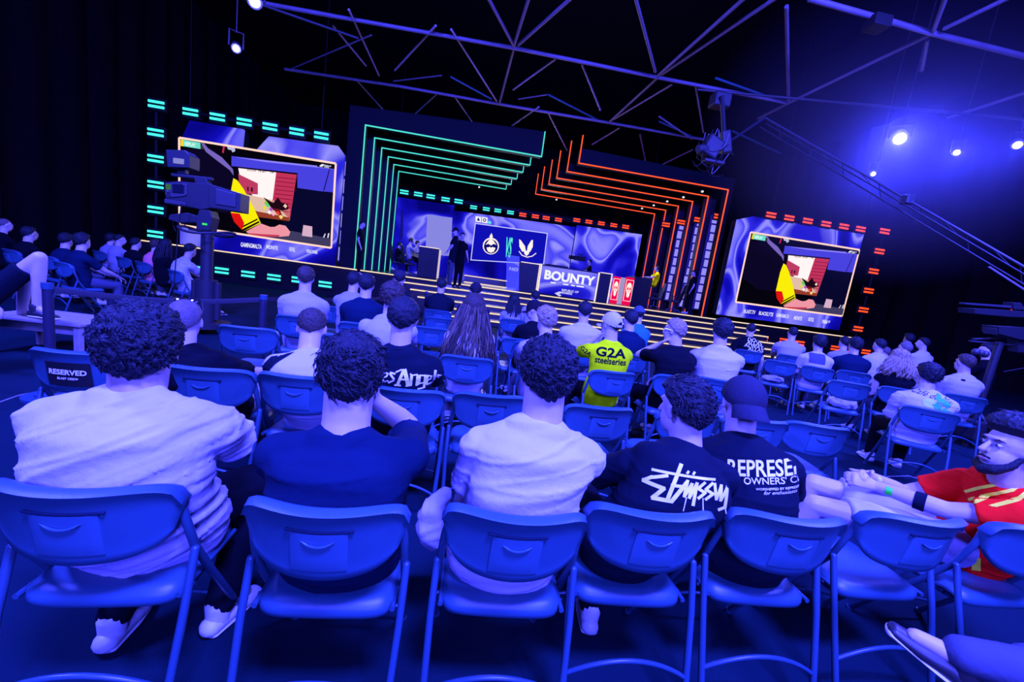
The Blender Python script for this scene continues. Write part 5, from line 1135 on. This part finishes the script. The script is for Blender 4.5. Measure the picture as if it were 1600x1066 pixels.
# blackletter print: thick broken strokes
bl = []
def bl_letter(x, kind):
    if kind == 'A': return [[.016, (x-.03, -.04), (x-.005, .045)], [.022, (x+.0, .045), (x+.028, -.035)], [.008, (x-.025, -.008), (x+.018, -.008)], [.010, (x-.045, -.045), (x-.015, -.045)], [.010, (x+.018, -.045), (x+.045, -.038)], [.008, (x-.045, .03), (x-.02, .045), (x+.005, .045)]]
    if kind == 'n': return [[.015, (x-.018, .02), (x-.018, -.035)], [.008, (x-.018, .018), (x+.012, .026)], [.015, (x+.016, .02), (x+.016, -.035)], [.008, (x-.026, .026), (x-.014, .018)], [.008, (x+.012, -.038), (x+.026, -.030)]]
    if kind == 'g': return [[.013, (x-.018, .02), (x-.018, -.025)], [.008, (x-.018, .022), (x+.012, .022)], [.014, (x+.014, .022), (x+.014, -.05)], [.008, (x-.018, -.028), (x+.012, -.020)], [.008, (x+.012, -.052), (x-.02, -.060)]]
    if kind == 'e': return [[.014, (x-.014, .018), (x-.014, -.028)], [.008, (x-.014, .022), (x+.012, .018)], [.008, (x+.012, .018), (x+.006, .0), (x-.010, -.006)], [.008, (x-.012, -.034), (x+.016, -.024)]]
    if kind == 'l': return [[.015, (x, .05), (x, -.03)], [.008, (x, -.034), (x+.014, -.026)]]
    if kind == 's': return [[.010, (x+.014, .020), (x-.010, .024)], [.012, (x-.012, .018), (x+.012, -.010)], [.010, (x+.012, -.018), (x-.014, -.034)]]
for x, k in ((-.185, 'l'), (-.15, 'e'), (-.115, 's'), (-.05, 'A'), (.01, 'n'), (.055, 'g'), (.095, 'e'), (.125, 'l'), (.152, 's')): bl += bl_letter(x, k)
v, f = strokes(bl, .012); on_shirt('Q3', 'blackletter_print', v, f, (645, 592), rdir('Q3'), Zu, m_print, sub=.015)
m_ptn = mat('black_print', (.002, .003, .006), .8, spec=.05)
prn('R4', 'jersey_lettering', 'G2A', (954, 552), .115, m_ptn, .03, sx=1.25); prn('R4', 'jersey_lettering', 'steelseries', (954, 565), .085, m_ptn, .02, sx=.80); prn('R4', 'jersey_lettering', 'G2A', (915, 549), .06, m_ptn, .02, right=V3((.9, -.4, -.5)))
# script, flower and lemon on the white shirt
prn('V3', 'script_lettering', 'Café de Mar', (1457, 619), .070, m_ptn, .0, shear=.5, right=V3((1, .1, -.12)), sx=.95)
m_gr = mat('flower_green', (.02, .38, .30), .8); m_ye = mat('lemon_green', (.42, .62, .22), .8)
def blob(n, rx, ry, cx=0, cy=0, wob=.2, ph=0): return [(cx+rx*(1+wob*math.sin(5*a+ph))*math.cos(a), cy+ry*(1+wob*math.sin(5*a+ph))*math.sin(a)) for a in [2*math.pi*i/n for i in range(n)]]
on_shirt('V3', 'lemon_print', blob(20, .05, .04, wob=.03), [tuple(range(20))], (1452, 630), rdir('V3'), Zu, m_ye, PEOPLE['V3']['Fd'])
pts = []; fc = []
for cx, cy, r in ((0, .05, .04), (.05, .02, .035), (-.03, -.01, .035), (.03, -.05, .04), (.07, -.06, .03), (-.02, -.07, .03), (.0, .09, .02)):
    k = len(pts); pts += blob(15, r, r*.8, cx, cy, .3, cx*40); fc.append(tuple(range(k, k+15)))
on_shirt('V3', 'flower_print', pts, fc, (1470, 634), rdir('V3'), Zu, m_gr, PEOPLE['V3']['Fd'], lift=.006)
on_shirt('U3', 'square_print', [(-.11, -.08), (.11, -.08), (.11, .08), (-.11, .08)], [(0, 1, 2, 3)], (1278, 561), rdir('U3'), Zu, cloth('square_blue', (.06, .07, .14)), PEOPLE['U3']['Fd'])
on_shirt('V4', 'square_print', [(-.02, -.012), (.02, -.012), (.02, .012), (-.02, .012)], [(0, 1, 2, 3)], (1505, 594), rdir('V4'), Zu, m_ptn, PEOPLE['V4']['Fd'])
for i, (tx, y) in enumerate((('DON', 540), ('ALLAS', 545), ('ALWAYS', 550), ('ALLAS', 555))): prn('U1', 'white_lettering', tx, (1180-2+i, y-8), .09, m_print, .01, sx=1.0)
# three yellow shoulder stripes on the red shirt
p7 = PEOPLE['P7']
for k in range(3):
    a0 = W(1513+18*k*0+0, 765, 1.5)
v, f = [], []
for k in range(3):
    o = (k-1)*.032; P_ = [(-.17, -.10), (-.09, -.035), (-.01, .01), (.07, .045), (.10, .075)]
    vv, ff = strokes([[.013]+[(x+o*.45, y-o*.95) for x, y in P_]], .013); n0 = len(v); v += vv; f += [tuple(i+n0 for i in q) for q in ff]
on_shirt('P7', 'shoulder_stripe', v, f, (1548, 778), _r, _u, mat('stripe_yellow', (.95, .85, .02), .8), lift=.004, sub=.012)
on_shirt('P7', 'yellow_mark', [(-.02, -.03), (.01, -.03), (.025, .03), (.0, .035)], [(0, 1, 2, 3)], (1524, 882), _r, _u, MATS['stripe_yellow'])
# wristband, cuff, watch
el, w_ = p7['wr'][0]; d = (w_-el).normalized(); WB = w_-d*.045
t = p7['t']; MB().loft([w_-d*.035, w_-d*.060], [.034, .035], [.027, .028], seg=20, dome=False).build('wristband', mat('band_green', (.01, .70, .012), .5), t, 60)
el2, w2 = p7['wr'][1]; d2 = (w2-el2).normalized(); MB().loft([w2-d2*.03, w2-d2*.055], [.034, .035], [.027, .028], seg=20, dome=False).build('wristband', mat('band_white', (.6, .6, .65), .5), t, 60)
MB().loft([el.lerp(w_, .30), el.lerp(w_, .46)], [.045, .043], seg=20, dome=False).build('elbow_sleeve', CLO['navy'], t, 60)
# strap over the white shirt, sunglasses, necklace
p = PEOPLE['Q2']; v, f = strokes([[.05, (-.21, -.17), (-.13, -.06), (-.02, .03), (.10, .085)]], .05); on_shirt('Q2', 'strap', v, f, (468, 548), p['Rd'], Zu, CLO['navy'], p['Fd'], lift=.008, sub=.02)
p = PEOPLE['Q1']; t = thing('sunglasses', 'dark sunglasses pushed up on the shaved head', 'sunglasses', p['cr']+p['hu']*.09)
for s in (-1, 1):
    c = p['cr']+p['hr']*.034*s+p['hf']*.055+p['hu']*.088; MB().ell(c, (.030, .012, .022), p['Rh'] @ Matrix.Rotation(-.9, 3, 'X'), 14, 8).build('lens', m_glass, t)
    MB().loft([c+p['hr']*.03*s, p['cr']+p['hr']*.088*s+p['hu']*.05, p['cr']+p['hr']*.088*s-p['hf']*.05-p['hu']*.0], .0035, seg=6).build('temple', m_case, t)
MB().tube(p['cr']+p['hf']*.06+p['hu']*.092-p['hr']*.008, p['cr']+p['hf']*.06+p['hu']*.092+p['hr']*.008, .003).build('bridge', m_case, t)
q = p['sp'](.985); nn_ = 30; MB().loft([q+p['Rd']*(.072*math.cos(2*math.pi*k/nn_))+p['Fd']*(.066*math.sin(2*math.pi*k/nn_))+Zu*(.018-.012*math.sin(2*math.pi*k/nn_)) for k in range(nn_+1)], .0025, seg=6, dome=False).build('necklace', m_metal, p['t'])
tag(bpy.context.scene.objects['necklace'], None)
p = PEOPLE['R5']; MB().tube(p['hd']+p['hr']*-.088+p['hf']*.06+p['hu']*.025, p['hd']+p['hr']*-.09-p['hf']*.01+p['hu']*.012, .0045).build('glasses_temple', m_metal, p['t'])
# ------------------------------------------------------------------ broadcast camera on pedestal (left)
m_cam = mat('camera_body', (.016, .017, .021), .5, spec=.3); m_camp = mat('camera_plate', (.035, .036, .042), .4, spec=.3)
Yc = 6.9; pc = W(330, 420, Yc)
t = thing('broadcast_camera', 'large broadcast camera with box lens on a tall pedestal, left', 'camera', (pc.x, Yc, 0))
def cx(x, y, Y=Yc): return W(240+x/4.1, 180+y/4.1, Y)   # from the crop
def cpoly(name, pts, y0, d, m, par=None, bev=0):
    mb = MB(); mb.prism([cx(x, y, Yc)+V3((0, y0, 0)) for x, y in pts], (0, d, 0)); o = mb.build(name, m, t if par is None else par, off=WORLDOFF[t.name]); b = o.modifiers.new('b', 'BEVEL'); b.width = .008; b.segments = 2; return o
cpoly('lens_hood', [(385, 450), (588, 512), (582, 628), (388, 600)], -.13, .26, m_cam); cpoly('hood_panel', [(435, 480), (560, 515), (556, 600), (435, 580)], -.145, .02, m_camp)
bd_ = cpoly('body', [(110, 440), (200, 432), (260, 440), (385, 450), (388, 605), (330, 612), (240, 590), (110, 575)], -.11, .22, m_cam)
cpoly('control_panel', [(112, 445), (250, 450), (248, 520), (230, 530), (118, 540)], -.125, .02, m_camp, bd_); 
mb = MB(); rr = random.Random(3)
for i in range(4):
    for j in range(3): p = cx(122+i*9, 500+j*12)+V3((0, -.135, 0)); mb.bbox(p, (.012, .02, .014), .002)
mb.build('button_cluster', m_metal, bd_, off=WORLDOFF[t.name])
m_scr = emit('viewfinder_glow', rgb(150, 150, 240), .8); m_scrd = emit('panel_display', rgb(70, 120, 90), .7)
cpoly('display', [(118, 452), (150, 454), (150, 490), (118, 488)], -.135, .012, m_scrd, bd_); cpoly('display', [(160, 452), (235, 455), (232, 512), (160, 508)], -.135, .012, mat('screen_dark', (.008, .008, .015), .2), bd_)
vf = cpoly('viewfinder', [(115, 235), (232, 238), (265, 270), (262, 350), (125, 345)], -.12, .24, m_cam); cpoly('viewfinder_screen', [(165, 288), (232, 296), (230, 330), (165, 322)], -.135, .02, m_scr, vf)
cpoly('viewfinder_arm', [(120, 372), (380, 402), (378, 420), (120, 392)], -.03, .06, m_cam); cpoly('viewfinder_mount', [(160, 345), (215, 350), (215, 380), (160, 378)], -.04, .08, m_cam); cpoly('top_handle', [(270, 395), (345, 402), (370, 450), (280, 445)], -.05, .10, m_cam)
cpoly('battery_plate', [(108, 545), (240, 570), (240, 590), (108, 572)], -.13, .26, m_camp); cpoly('pan_head', [(320, 610), (385, 615), (400, 660), (380, 745), (300, 735), (300, 670)], -.10, .20, m_cam)
cpoly('tally_light', [(340, 695), (372, 700), (370, 712), (340, 708)], -.115, .02, emit('tally_green', rgb(60, 240, 120), 1), bd_)
cpoly('side_rig', [(120, 640), (230, 628), (300, 650), (300, 690), (170, 690), (110, 670)], -.06, .12, m_cam)
a = cx(345, 770); b = V3((a.x, Yc, 0))
st_ = MB(); n = 40; ringc = V3((a.x, Yc, a.z+.05)); pts = [ringc+V3((.36*math.cos(2*math.pi*k/n), .36*math.sin(2*math.pi*k/n), .04*math.cos(4*math.pi*k/n))) for k in range(n+1)]; st_.loft(pts, .018, seg=8, dome=False)
for k in range(3): st_.tube(ringc, ringc+V3((.36*math.cos(k*2.1+.4), .36*math.sin(k*2.1+.4), .0)), .014)
st_.build('steering_ring', m_cam, t, 60)
MB().cyl((a.x, Yc, (a.z+.75)/2+.05), .085, a.z-.75+.1, 24).build('column', m_cam, t, 60); MB().cyl((a.x, Yc, .48), .15, .74, 28).build('column_base', m_cam, t, 60)
for dx in (-.17, .17): MB().cyl((a.x+dx, Yc, .52), .05, .6, 16).build('gas_cylinder', m_cam, t, 60)
MB().cyl((a.x, Yc, .13), .34, .07, 32).build('base_plate', m_cam, t, 60)
for k in range(3):
    q = V3((a.x+.33*math.cos(k*2.094+.5), Yc+.33*math.sin(k*2.094+.5), .065)); MB().cyl(q, .065, .05, 18, (math.sin(k), math.cos(k), 0)).build('wheel', m_cam, t, 60)
MB().path([cx(115, 650), cx(95, 700)+V3((0, .1, 0)), cx(140, 745), cx(205, 700)], .006).build('cable', m_case, t, 60)
MB().path([cx(238, 580)+V3((0, -.2, 0)), cx(215, 760)+V3((0, -.2, 0)), V3((cx(172, 1066).x, Yc-.2, .02))], .008).build('cable', m_case, t, 60)

# ------------------------------------------------------------------ jib camera equipment (right)
Yj = 5.0
def jx(x, y, Y=Yj): return W(1100+x/3.2, 300+y/3.2, Y)
t = thing('jib_camera', 'broadcast camera rig with monitor on stand at right edge', 'camera', (jx(1480, 800).x, Yj, 0)); oj = WORLDOFF[t.name]
def jpoly(name, pts, y0, d, m, par=None):
    mb = MB(); mb.prism([jx(x, y)+V3((0, y0, 0)) for x, y in pts], (0, d, 0)); o = mb.build(name, m, par or t, off=oj); b = o.modifiers.new('b', 'BEVEL'); b.width = .006; b.segments = 2; return o
jpoly('boom_arm', [(1290, 553), (1640, 576), (1640, 590), (1290, 562)], -.04, .08, m_camp); jpoly('monitor', [(1310, 580), (1470, 588), (1640, 600), (1640, 628), (1480, 622), (1312, 606)], -.1, .2, m_cam); jpoly('boom_mount', [(1520, 552), (1560, 553), (1580, 590), (1522, 586)], -.06, .12, m_cam)
mb = MB(); mb.ell(jx(1486, 586)+V3((0, -.11, 0)), (.008, .008, .008)); mb.build('tally_light', emit('tally_red', rgb(255, 40, 60), 1), t)
jpoly('camera_body', [(1430, 668), (1570, 675), (1640, 700), (1640, 735), (1540, 735), (1430, 705)], -.1, .2, m_cam); jpoly('lens', [(1425, 680), (1470, 672), (1475, 708), (1430, 712)], -.08, .16, m_camp)
jpoly('rail', [(1330, 742), (1640, 770), (1640, 778), (1330, 750)], -.02, .04, m_camp); jpoly('rail', [(1370, 735), (1500, 732), (1500, 740), (1370, 742)], .04, .04, m_camp)
jpoly('pan_bar', [(1540, 735), (1600, 738), (1600, 800), (1545, 800)], -.06, .12, m_cam)
c = jx(1480, 750); MB().cyl((c.x, Yj, c.z/2), .045, c.z, 16).build('column', m_cam, t, 60)
for k in range(3): an = k*2.1+.6; MB().tube((c.x, Yj, .55), (c.x+.55*math.cos(an), Yj+.55*math.sin(an), .03), .032).build('leg', m_cam, t, 60)
MB().bbox((c.x+.1, Yj, .28), (.5, .35, .3), .03).build('counterweight', m_cam, t); MB().path([jx(1600, 800), jx(1540, 860)+V3((0, -.2, 0)), jx(1500, 900)], .012).build('cable', m_case, t, 60)
mb = MB(); 
for k in range(3): mb.ell(jx(1360+k*22, 800+6*k), (.05, .05, .05))
mb.build('knob', m_camp, t, 180)
# jib crane arm crossing upper right
a = W(1195, 184, 9.0); b = W(1640, 440, 5.2); t = thing('jib_crane', 'long thin camera crane arm slanting down across the upper right', 'camera crane', b)
u_ = (b-a).normalized(); n_ = u_.cross(V3((0, 1, 0))).normalized()
for o, rad in ((V3((0, 0, 0)), .020), (V3((0, .10, -.16)), .012), (V3((0, -.10, -.16)), .012)): MB().tube(a+o, b+o, rad, 8).build('rail', m_camp if rad > .015 else m_cam, t, 60)
for k in range(1, 14):
    f_ = k/14; q = a.lerp(b, f_); MB().tube(q, a.lerp(b, f_+.035)+V3((0, .10 if k % 2 else -.10, -.16)), .006, 6).build('strut', m_cam, t)
MB().bbox(a.lerp(b, .60), (.16, .14, .16), .02).build('joint_clamp', m_camp, t); MB().tube(W(1545, 417, 5.6), W(1640, 478, 5.2), .014).build('guy_wire', m_tube, t)
# remote head with cables hanging from the roof
hp = W(1115, 232, 9.5); t = thing('remote_camera_head', 'crane remote camera head with hanging cables before the truss', 'camera', hp); rr = random.Random(11)
MB().bbox(hp+V3((-.08, 0, .0)), (.42, .3, .46), .05, Matrix.Rotation(.4, 3, 'Y')).build('body', m_cam, t); MB().cyl(hp+V3((-.32, -.1, -.08)), .08, .28, 18, (1, .2, .3)).build('lens', m_camp, t, 60)
MB().bbox(hp+V3((.25, 0, .18)), (.22, .2, .5), .03, Matrix.Rotation(-.3, 3, 'Y')).build('yoke', m_cam, t); MB().bbox(hp+V3((.05, 0, -.3)), (.5, .2, .08), .02).build('base_plate', m_cam, t)
MB().tube(hp+V3((.2, 0, .3)), W(1128, 150, 9.2), .05).build('support_arm', m_cam, t, 60); MB().bbox(W(1125, 158, 9.4), (.4, .3, .3), .04).build('gear_box', m_cam, t)
for k in range(14):
    p0 = hp+V3((rr.uniform(-.3, .4), rr.uniform(-.2, .2), rr.uniform(-.1, .5))); p3 = hp+V3((rr.uniform(-.4, .5), rr.uniform(-.2, .2), rr.uniform(-.5, .4))); md = (p0+p3)/2+V3((rr.uniform(-.2, .2), rr.uniform(-.1, .1), -rr.uniform(.15, .4)))
    MB().path([p0.lerp(p3, f_)*(1)+(md-(p0+p3)/2)*4*f_*(1-f_) for f_ in [i/8 for i in range(9)]], .010, 6).build('cable', m_tube if k % 3 == 0 else m_case, t, 60)
MB().tube(hp+V3((.4, 0, .25)), a, .03).build('arm_link', m_cam, t)

# ------------------------------------------------------------------ stage spotlights with their own light
m_spot = emit('lamp_white', (.16, .15, 1.0), 260); m_yoke = mat('lamp_housing', (.02, .02, .025), .5)
SP = [(1406, 217, 9.0, .11, 900, 'brightest spotlight high at the right'), (1495, 238.5, 9.5, .055, 260, 'smaller spotlight right of the brightest one'), (1590, 227, 9.5, .075, 260, 'spotlight at the upper right edge'), (1364.5, 272, 10.5, .045, 180, 'small spotlight low left of the brightest one'),
      (398, 3, 8.5, .08, 420, 'spotlight at the top edge, upper left'), (369, 76, 9.5, .055, 260, 'small spotlight below the top left one')]
for x, y, Y, r, P_, lab in SP:
    p = W(x, y, Y); tgt = V3((p.x*.25+.6, 1.5, .8)); d = (tgt-p).normalized(); t = thing('spotlight', lab + ', glowing blue-white', 'spotlight', p, 0, 'stage spotlights hanging in the dark')
    MB().cyl(p, r, .02, 24, d).build('lens', m_spot, t, 60); MB().cyl(p-d*.2, r*1.25+.02, .36, 20, d).build('housing', m_yoke, t, 60)
    sd = d.cross(Zu).normalized(); MB().path([p-d*.18+sd*(r*1.3+.05), p-d*.18+sd*(r*1.3+.05)+Zu*.3, p-d*.18-sd*(r*1.3+.05)+Zu*.3, p-d*.18-sd*(r*1.3+.05)], .018).build('yoke', m_yoke, t)
    MB().tube(p-d*.18+Zu*.28, V3((p.x-d.x*.18, p.y-d.y*.18, 12)), .012).build('hanger', m_yoke, t)
    sl_ = spot('spotlight_beam', p+d*.03, tgt, P_, 80, BLUE, .6, r); sl_.name = 'spotlight_beam'
# lighting bars the lamps hang from
for (x0, y0, x1, y1, lab) in ((1090, 140, 1640, 190, 'dark pipe carrying the right spotlights under the roof'), (330, -20, 560, 60, 'dark pipe carrying the left spotlights under the roof')):
    a_ = G(x0, y0, ZT-.1); b_ = G(x1, y1, ZT-.1); solo(MB().tube(a_, b_, .03, 10).build('lighting_pipe', m_yoke), lab, 'pipe')

# ------------------------------------------------------------------ stanchions and belts
m_post = mat('stanchion_post', (.018, .018, .032), .35)
def stanchion(lab, p):
    t = thing('stanchion', lab, 'stanchion', (p[0], p[1], 0)); MB().cyl((p[0], p[1], .5), .034, .92, 20).build('post', m_post, t, 60)
    mb = MB(); mb.cyl((p[0], p[1], .012), .175, .024, 36).cyl((p[0], p[1], .035), .10, .022, 32); mb.build('base_disc', m_tubem, t, 60); MB().cyl((p[0], p[1], .955), .038, .05, 20).build('belt_head', m_tubem, t, 60); return V3((p[0], p[1], .93))
s1 = G(74, 442, .98); s2 = G(412, 461, .98); s3 = G(545, 452, .98)
h1 = stanchion('black belt stanchion in the left foreground beside the low table', s1); h2 = stanchion('black belt stanchion between the pedestal camera and the pale shirted man', s2)
h0 = V3((-2.2, 2.9, .93))
def belt(lab, a, b): 
    n = 14; mb = MB(); P = [a.lerp(b, i/n)-Zu*(.06*math.sin(math.pi*i/n)) for i in range(n+1)]; d = (b-a).normalized(); mb.loft(P, [.026]*(n+1), [.002]*(n+1), side=Zu, seg=8, dome=False); return solo(mb.build('barrier_belt', mat('belt_black', (.012, .012, .018), .7)), lab, 'barrier belt')
belt('black barrier belt running from the left stanchion to the second one', h1, h2); h3 = V3((-1.0, 9.5, .93)); stanchion('black belt stanchion farther forward near the stage', h3); belt('black barrier belt running on from the second stanchion', h2, h3)
# ------------------------------------------------------------------ low table at left
tl = G(36, 486, .42); tcx = tl.x+.42
t = thing('low_table', 'low pale plank table with a foot resting on it, left', 'table', (tcx, tl.y, 0)); m_tab = mat('table_wood', (.30, .26, .24), .5, var=.3, vscale=12)
for k in range(4): MB().bbox((tcx, tl.y-.30+k*.155, .405), (.95, .145, .03), .005).build('plank', m_tab, t)
for sx_ in (-.42, .42):
    for sy_ in (-.32, .18): MB().bbox((tcx+sx_, tl.y+sy_, .195), (.06, .06, .39), .006).build('leg', m_tab, t)
MB().bbox((tcx, tl.y-.30, .33), (.84, .03, .09), .004).build('apron', m_tab, t)
# cables on the carpet
def cable(lab, pts, r=.006):
    P = [G(x, y, r) for x, y in pts]; Q = []
    for i in range(len(P)-1): Q += [P[i].lerp(P[i+1], k/4) for k in range(4)]
    solo(MB().path(Q+[P[-1]], r, 6).build('floor_cable', mat('cable_grey', (.16, .16, .2), .6), None, 60), lab, 'cable')
cable('thin cable on the carpet at the left edge by the stanchion base', [(-10, 632), (30, 618), (60, 612)])
cable('thin pale cable curling on the carpet under the right block chairs', [(1385, 745), (1420, 744), (1450, 752), (1490, 768)])
# things lying on and under chairs
def bag(lab, c, r, m, sd):
    mb = MB(); mb.ell(V3(c), r).ell(V3(c)+V3((r[0]*.3, 0, r[2]*.5)), (r[0]*.6, r[1]*.7, r[2]*.6)); me = remesh(mb, .012, 3); displace(me, fold_fn(sd, .012, (8, 8, 10))); me.materials.append(m); o = bpy.data.objects.new('cloth_bundle', me); COL.objects.link(o); me.polygons.foreach_set('use_smooth', [True]*len(me.polygons)); solo(o, lab, 'clothing'); return o
def ch(k, dx=0, dy=0, z=.47): return (CH[k][0]+dx, CH[k][1]+dy, z)
bag('crumpled pale cloth lying on the empty chair left of the right block', ch('D1', 0, 0, .49), (.17, .15, .05), CLO['offwhite'], 2)
bag('white crumpled cloth on the pale empty seat of the right block', ch('E1', .08, 0, .50), (.18, .16, .07), CLO['white'], 5)
bag('pale jacket draped beside the dark-shirted man on the floor', tuple(W(680, 812, 1.5)), (.065, .08, .12), CLO['offwhite'], 9)
# seated neighbour at bottom right edge: a crossed leg with trainer
# thin haze that the brightest spotlight shines through
def haze_box(lab, c, size, dens):
    o = MB().box(c, size).build('haze', haze_mat(dens)); return tag(o, kind='stuff')
def haze_mat(dens):
    m = bpy.data.materials.new('haze'); m.use_nodes = True; nt = m.node_tree; nt.nodes.clear(); v = nt.nodes.new('ShaderNodeVolumeScatter'); v.inputs['Density'].default_value = dens; v.inputs['Anisotropy'].default_value = .55; v.inputs['Color'].default_value = (.45, .5, 1, 1)
    o = nt.nodes.new('ShaderNodeOutputMaterial'); nt.links.new(v.outputs[0], o.inputs['Volume'])
    tc = nt.nodes.new('ShaderNodeTexCoord'); mp = nt.nodes.new('ShaderNodeMapping'); mp.vector_type = 'TEXTURE'; mp.inputs['Location'].default_value = tuple(W(1406, 217, 8.8)); mp.inputs['Scale'].default_value = (4.6, 3.2, 3.4)
    g = nt.nodes.new('ShaderNodeTexGradient'); g.gradient_type = 'SPHERICAL'; mu = nt.nodes.new('ShaderNodeMath'); mu.operation = 'MULTIPLY'; mu.inputs[1].default_value = dens
    nt.links.new(tc.outputs['Object'], mp.inputs[0]); nt.links.new(mp.outputs[0], g.inputs[0]); nt.links.new(g.outputs['Fac'], mu.inputs[0]); nt.links.new(mu.outputs[0], v.inputs['Density']); return m
hz = haze_box('x', tuple(W(1406, 217, 8.8)), (9.2, 6.4, 6.8), .11)
tag(hz, 'thin blue haze lit around the brightest spotlight', 'haze')
for m_ in list(bpy.data.meshes):
    if m_.users == 0: bpy.data.meshes.remove(m_)
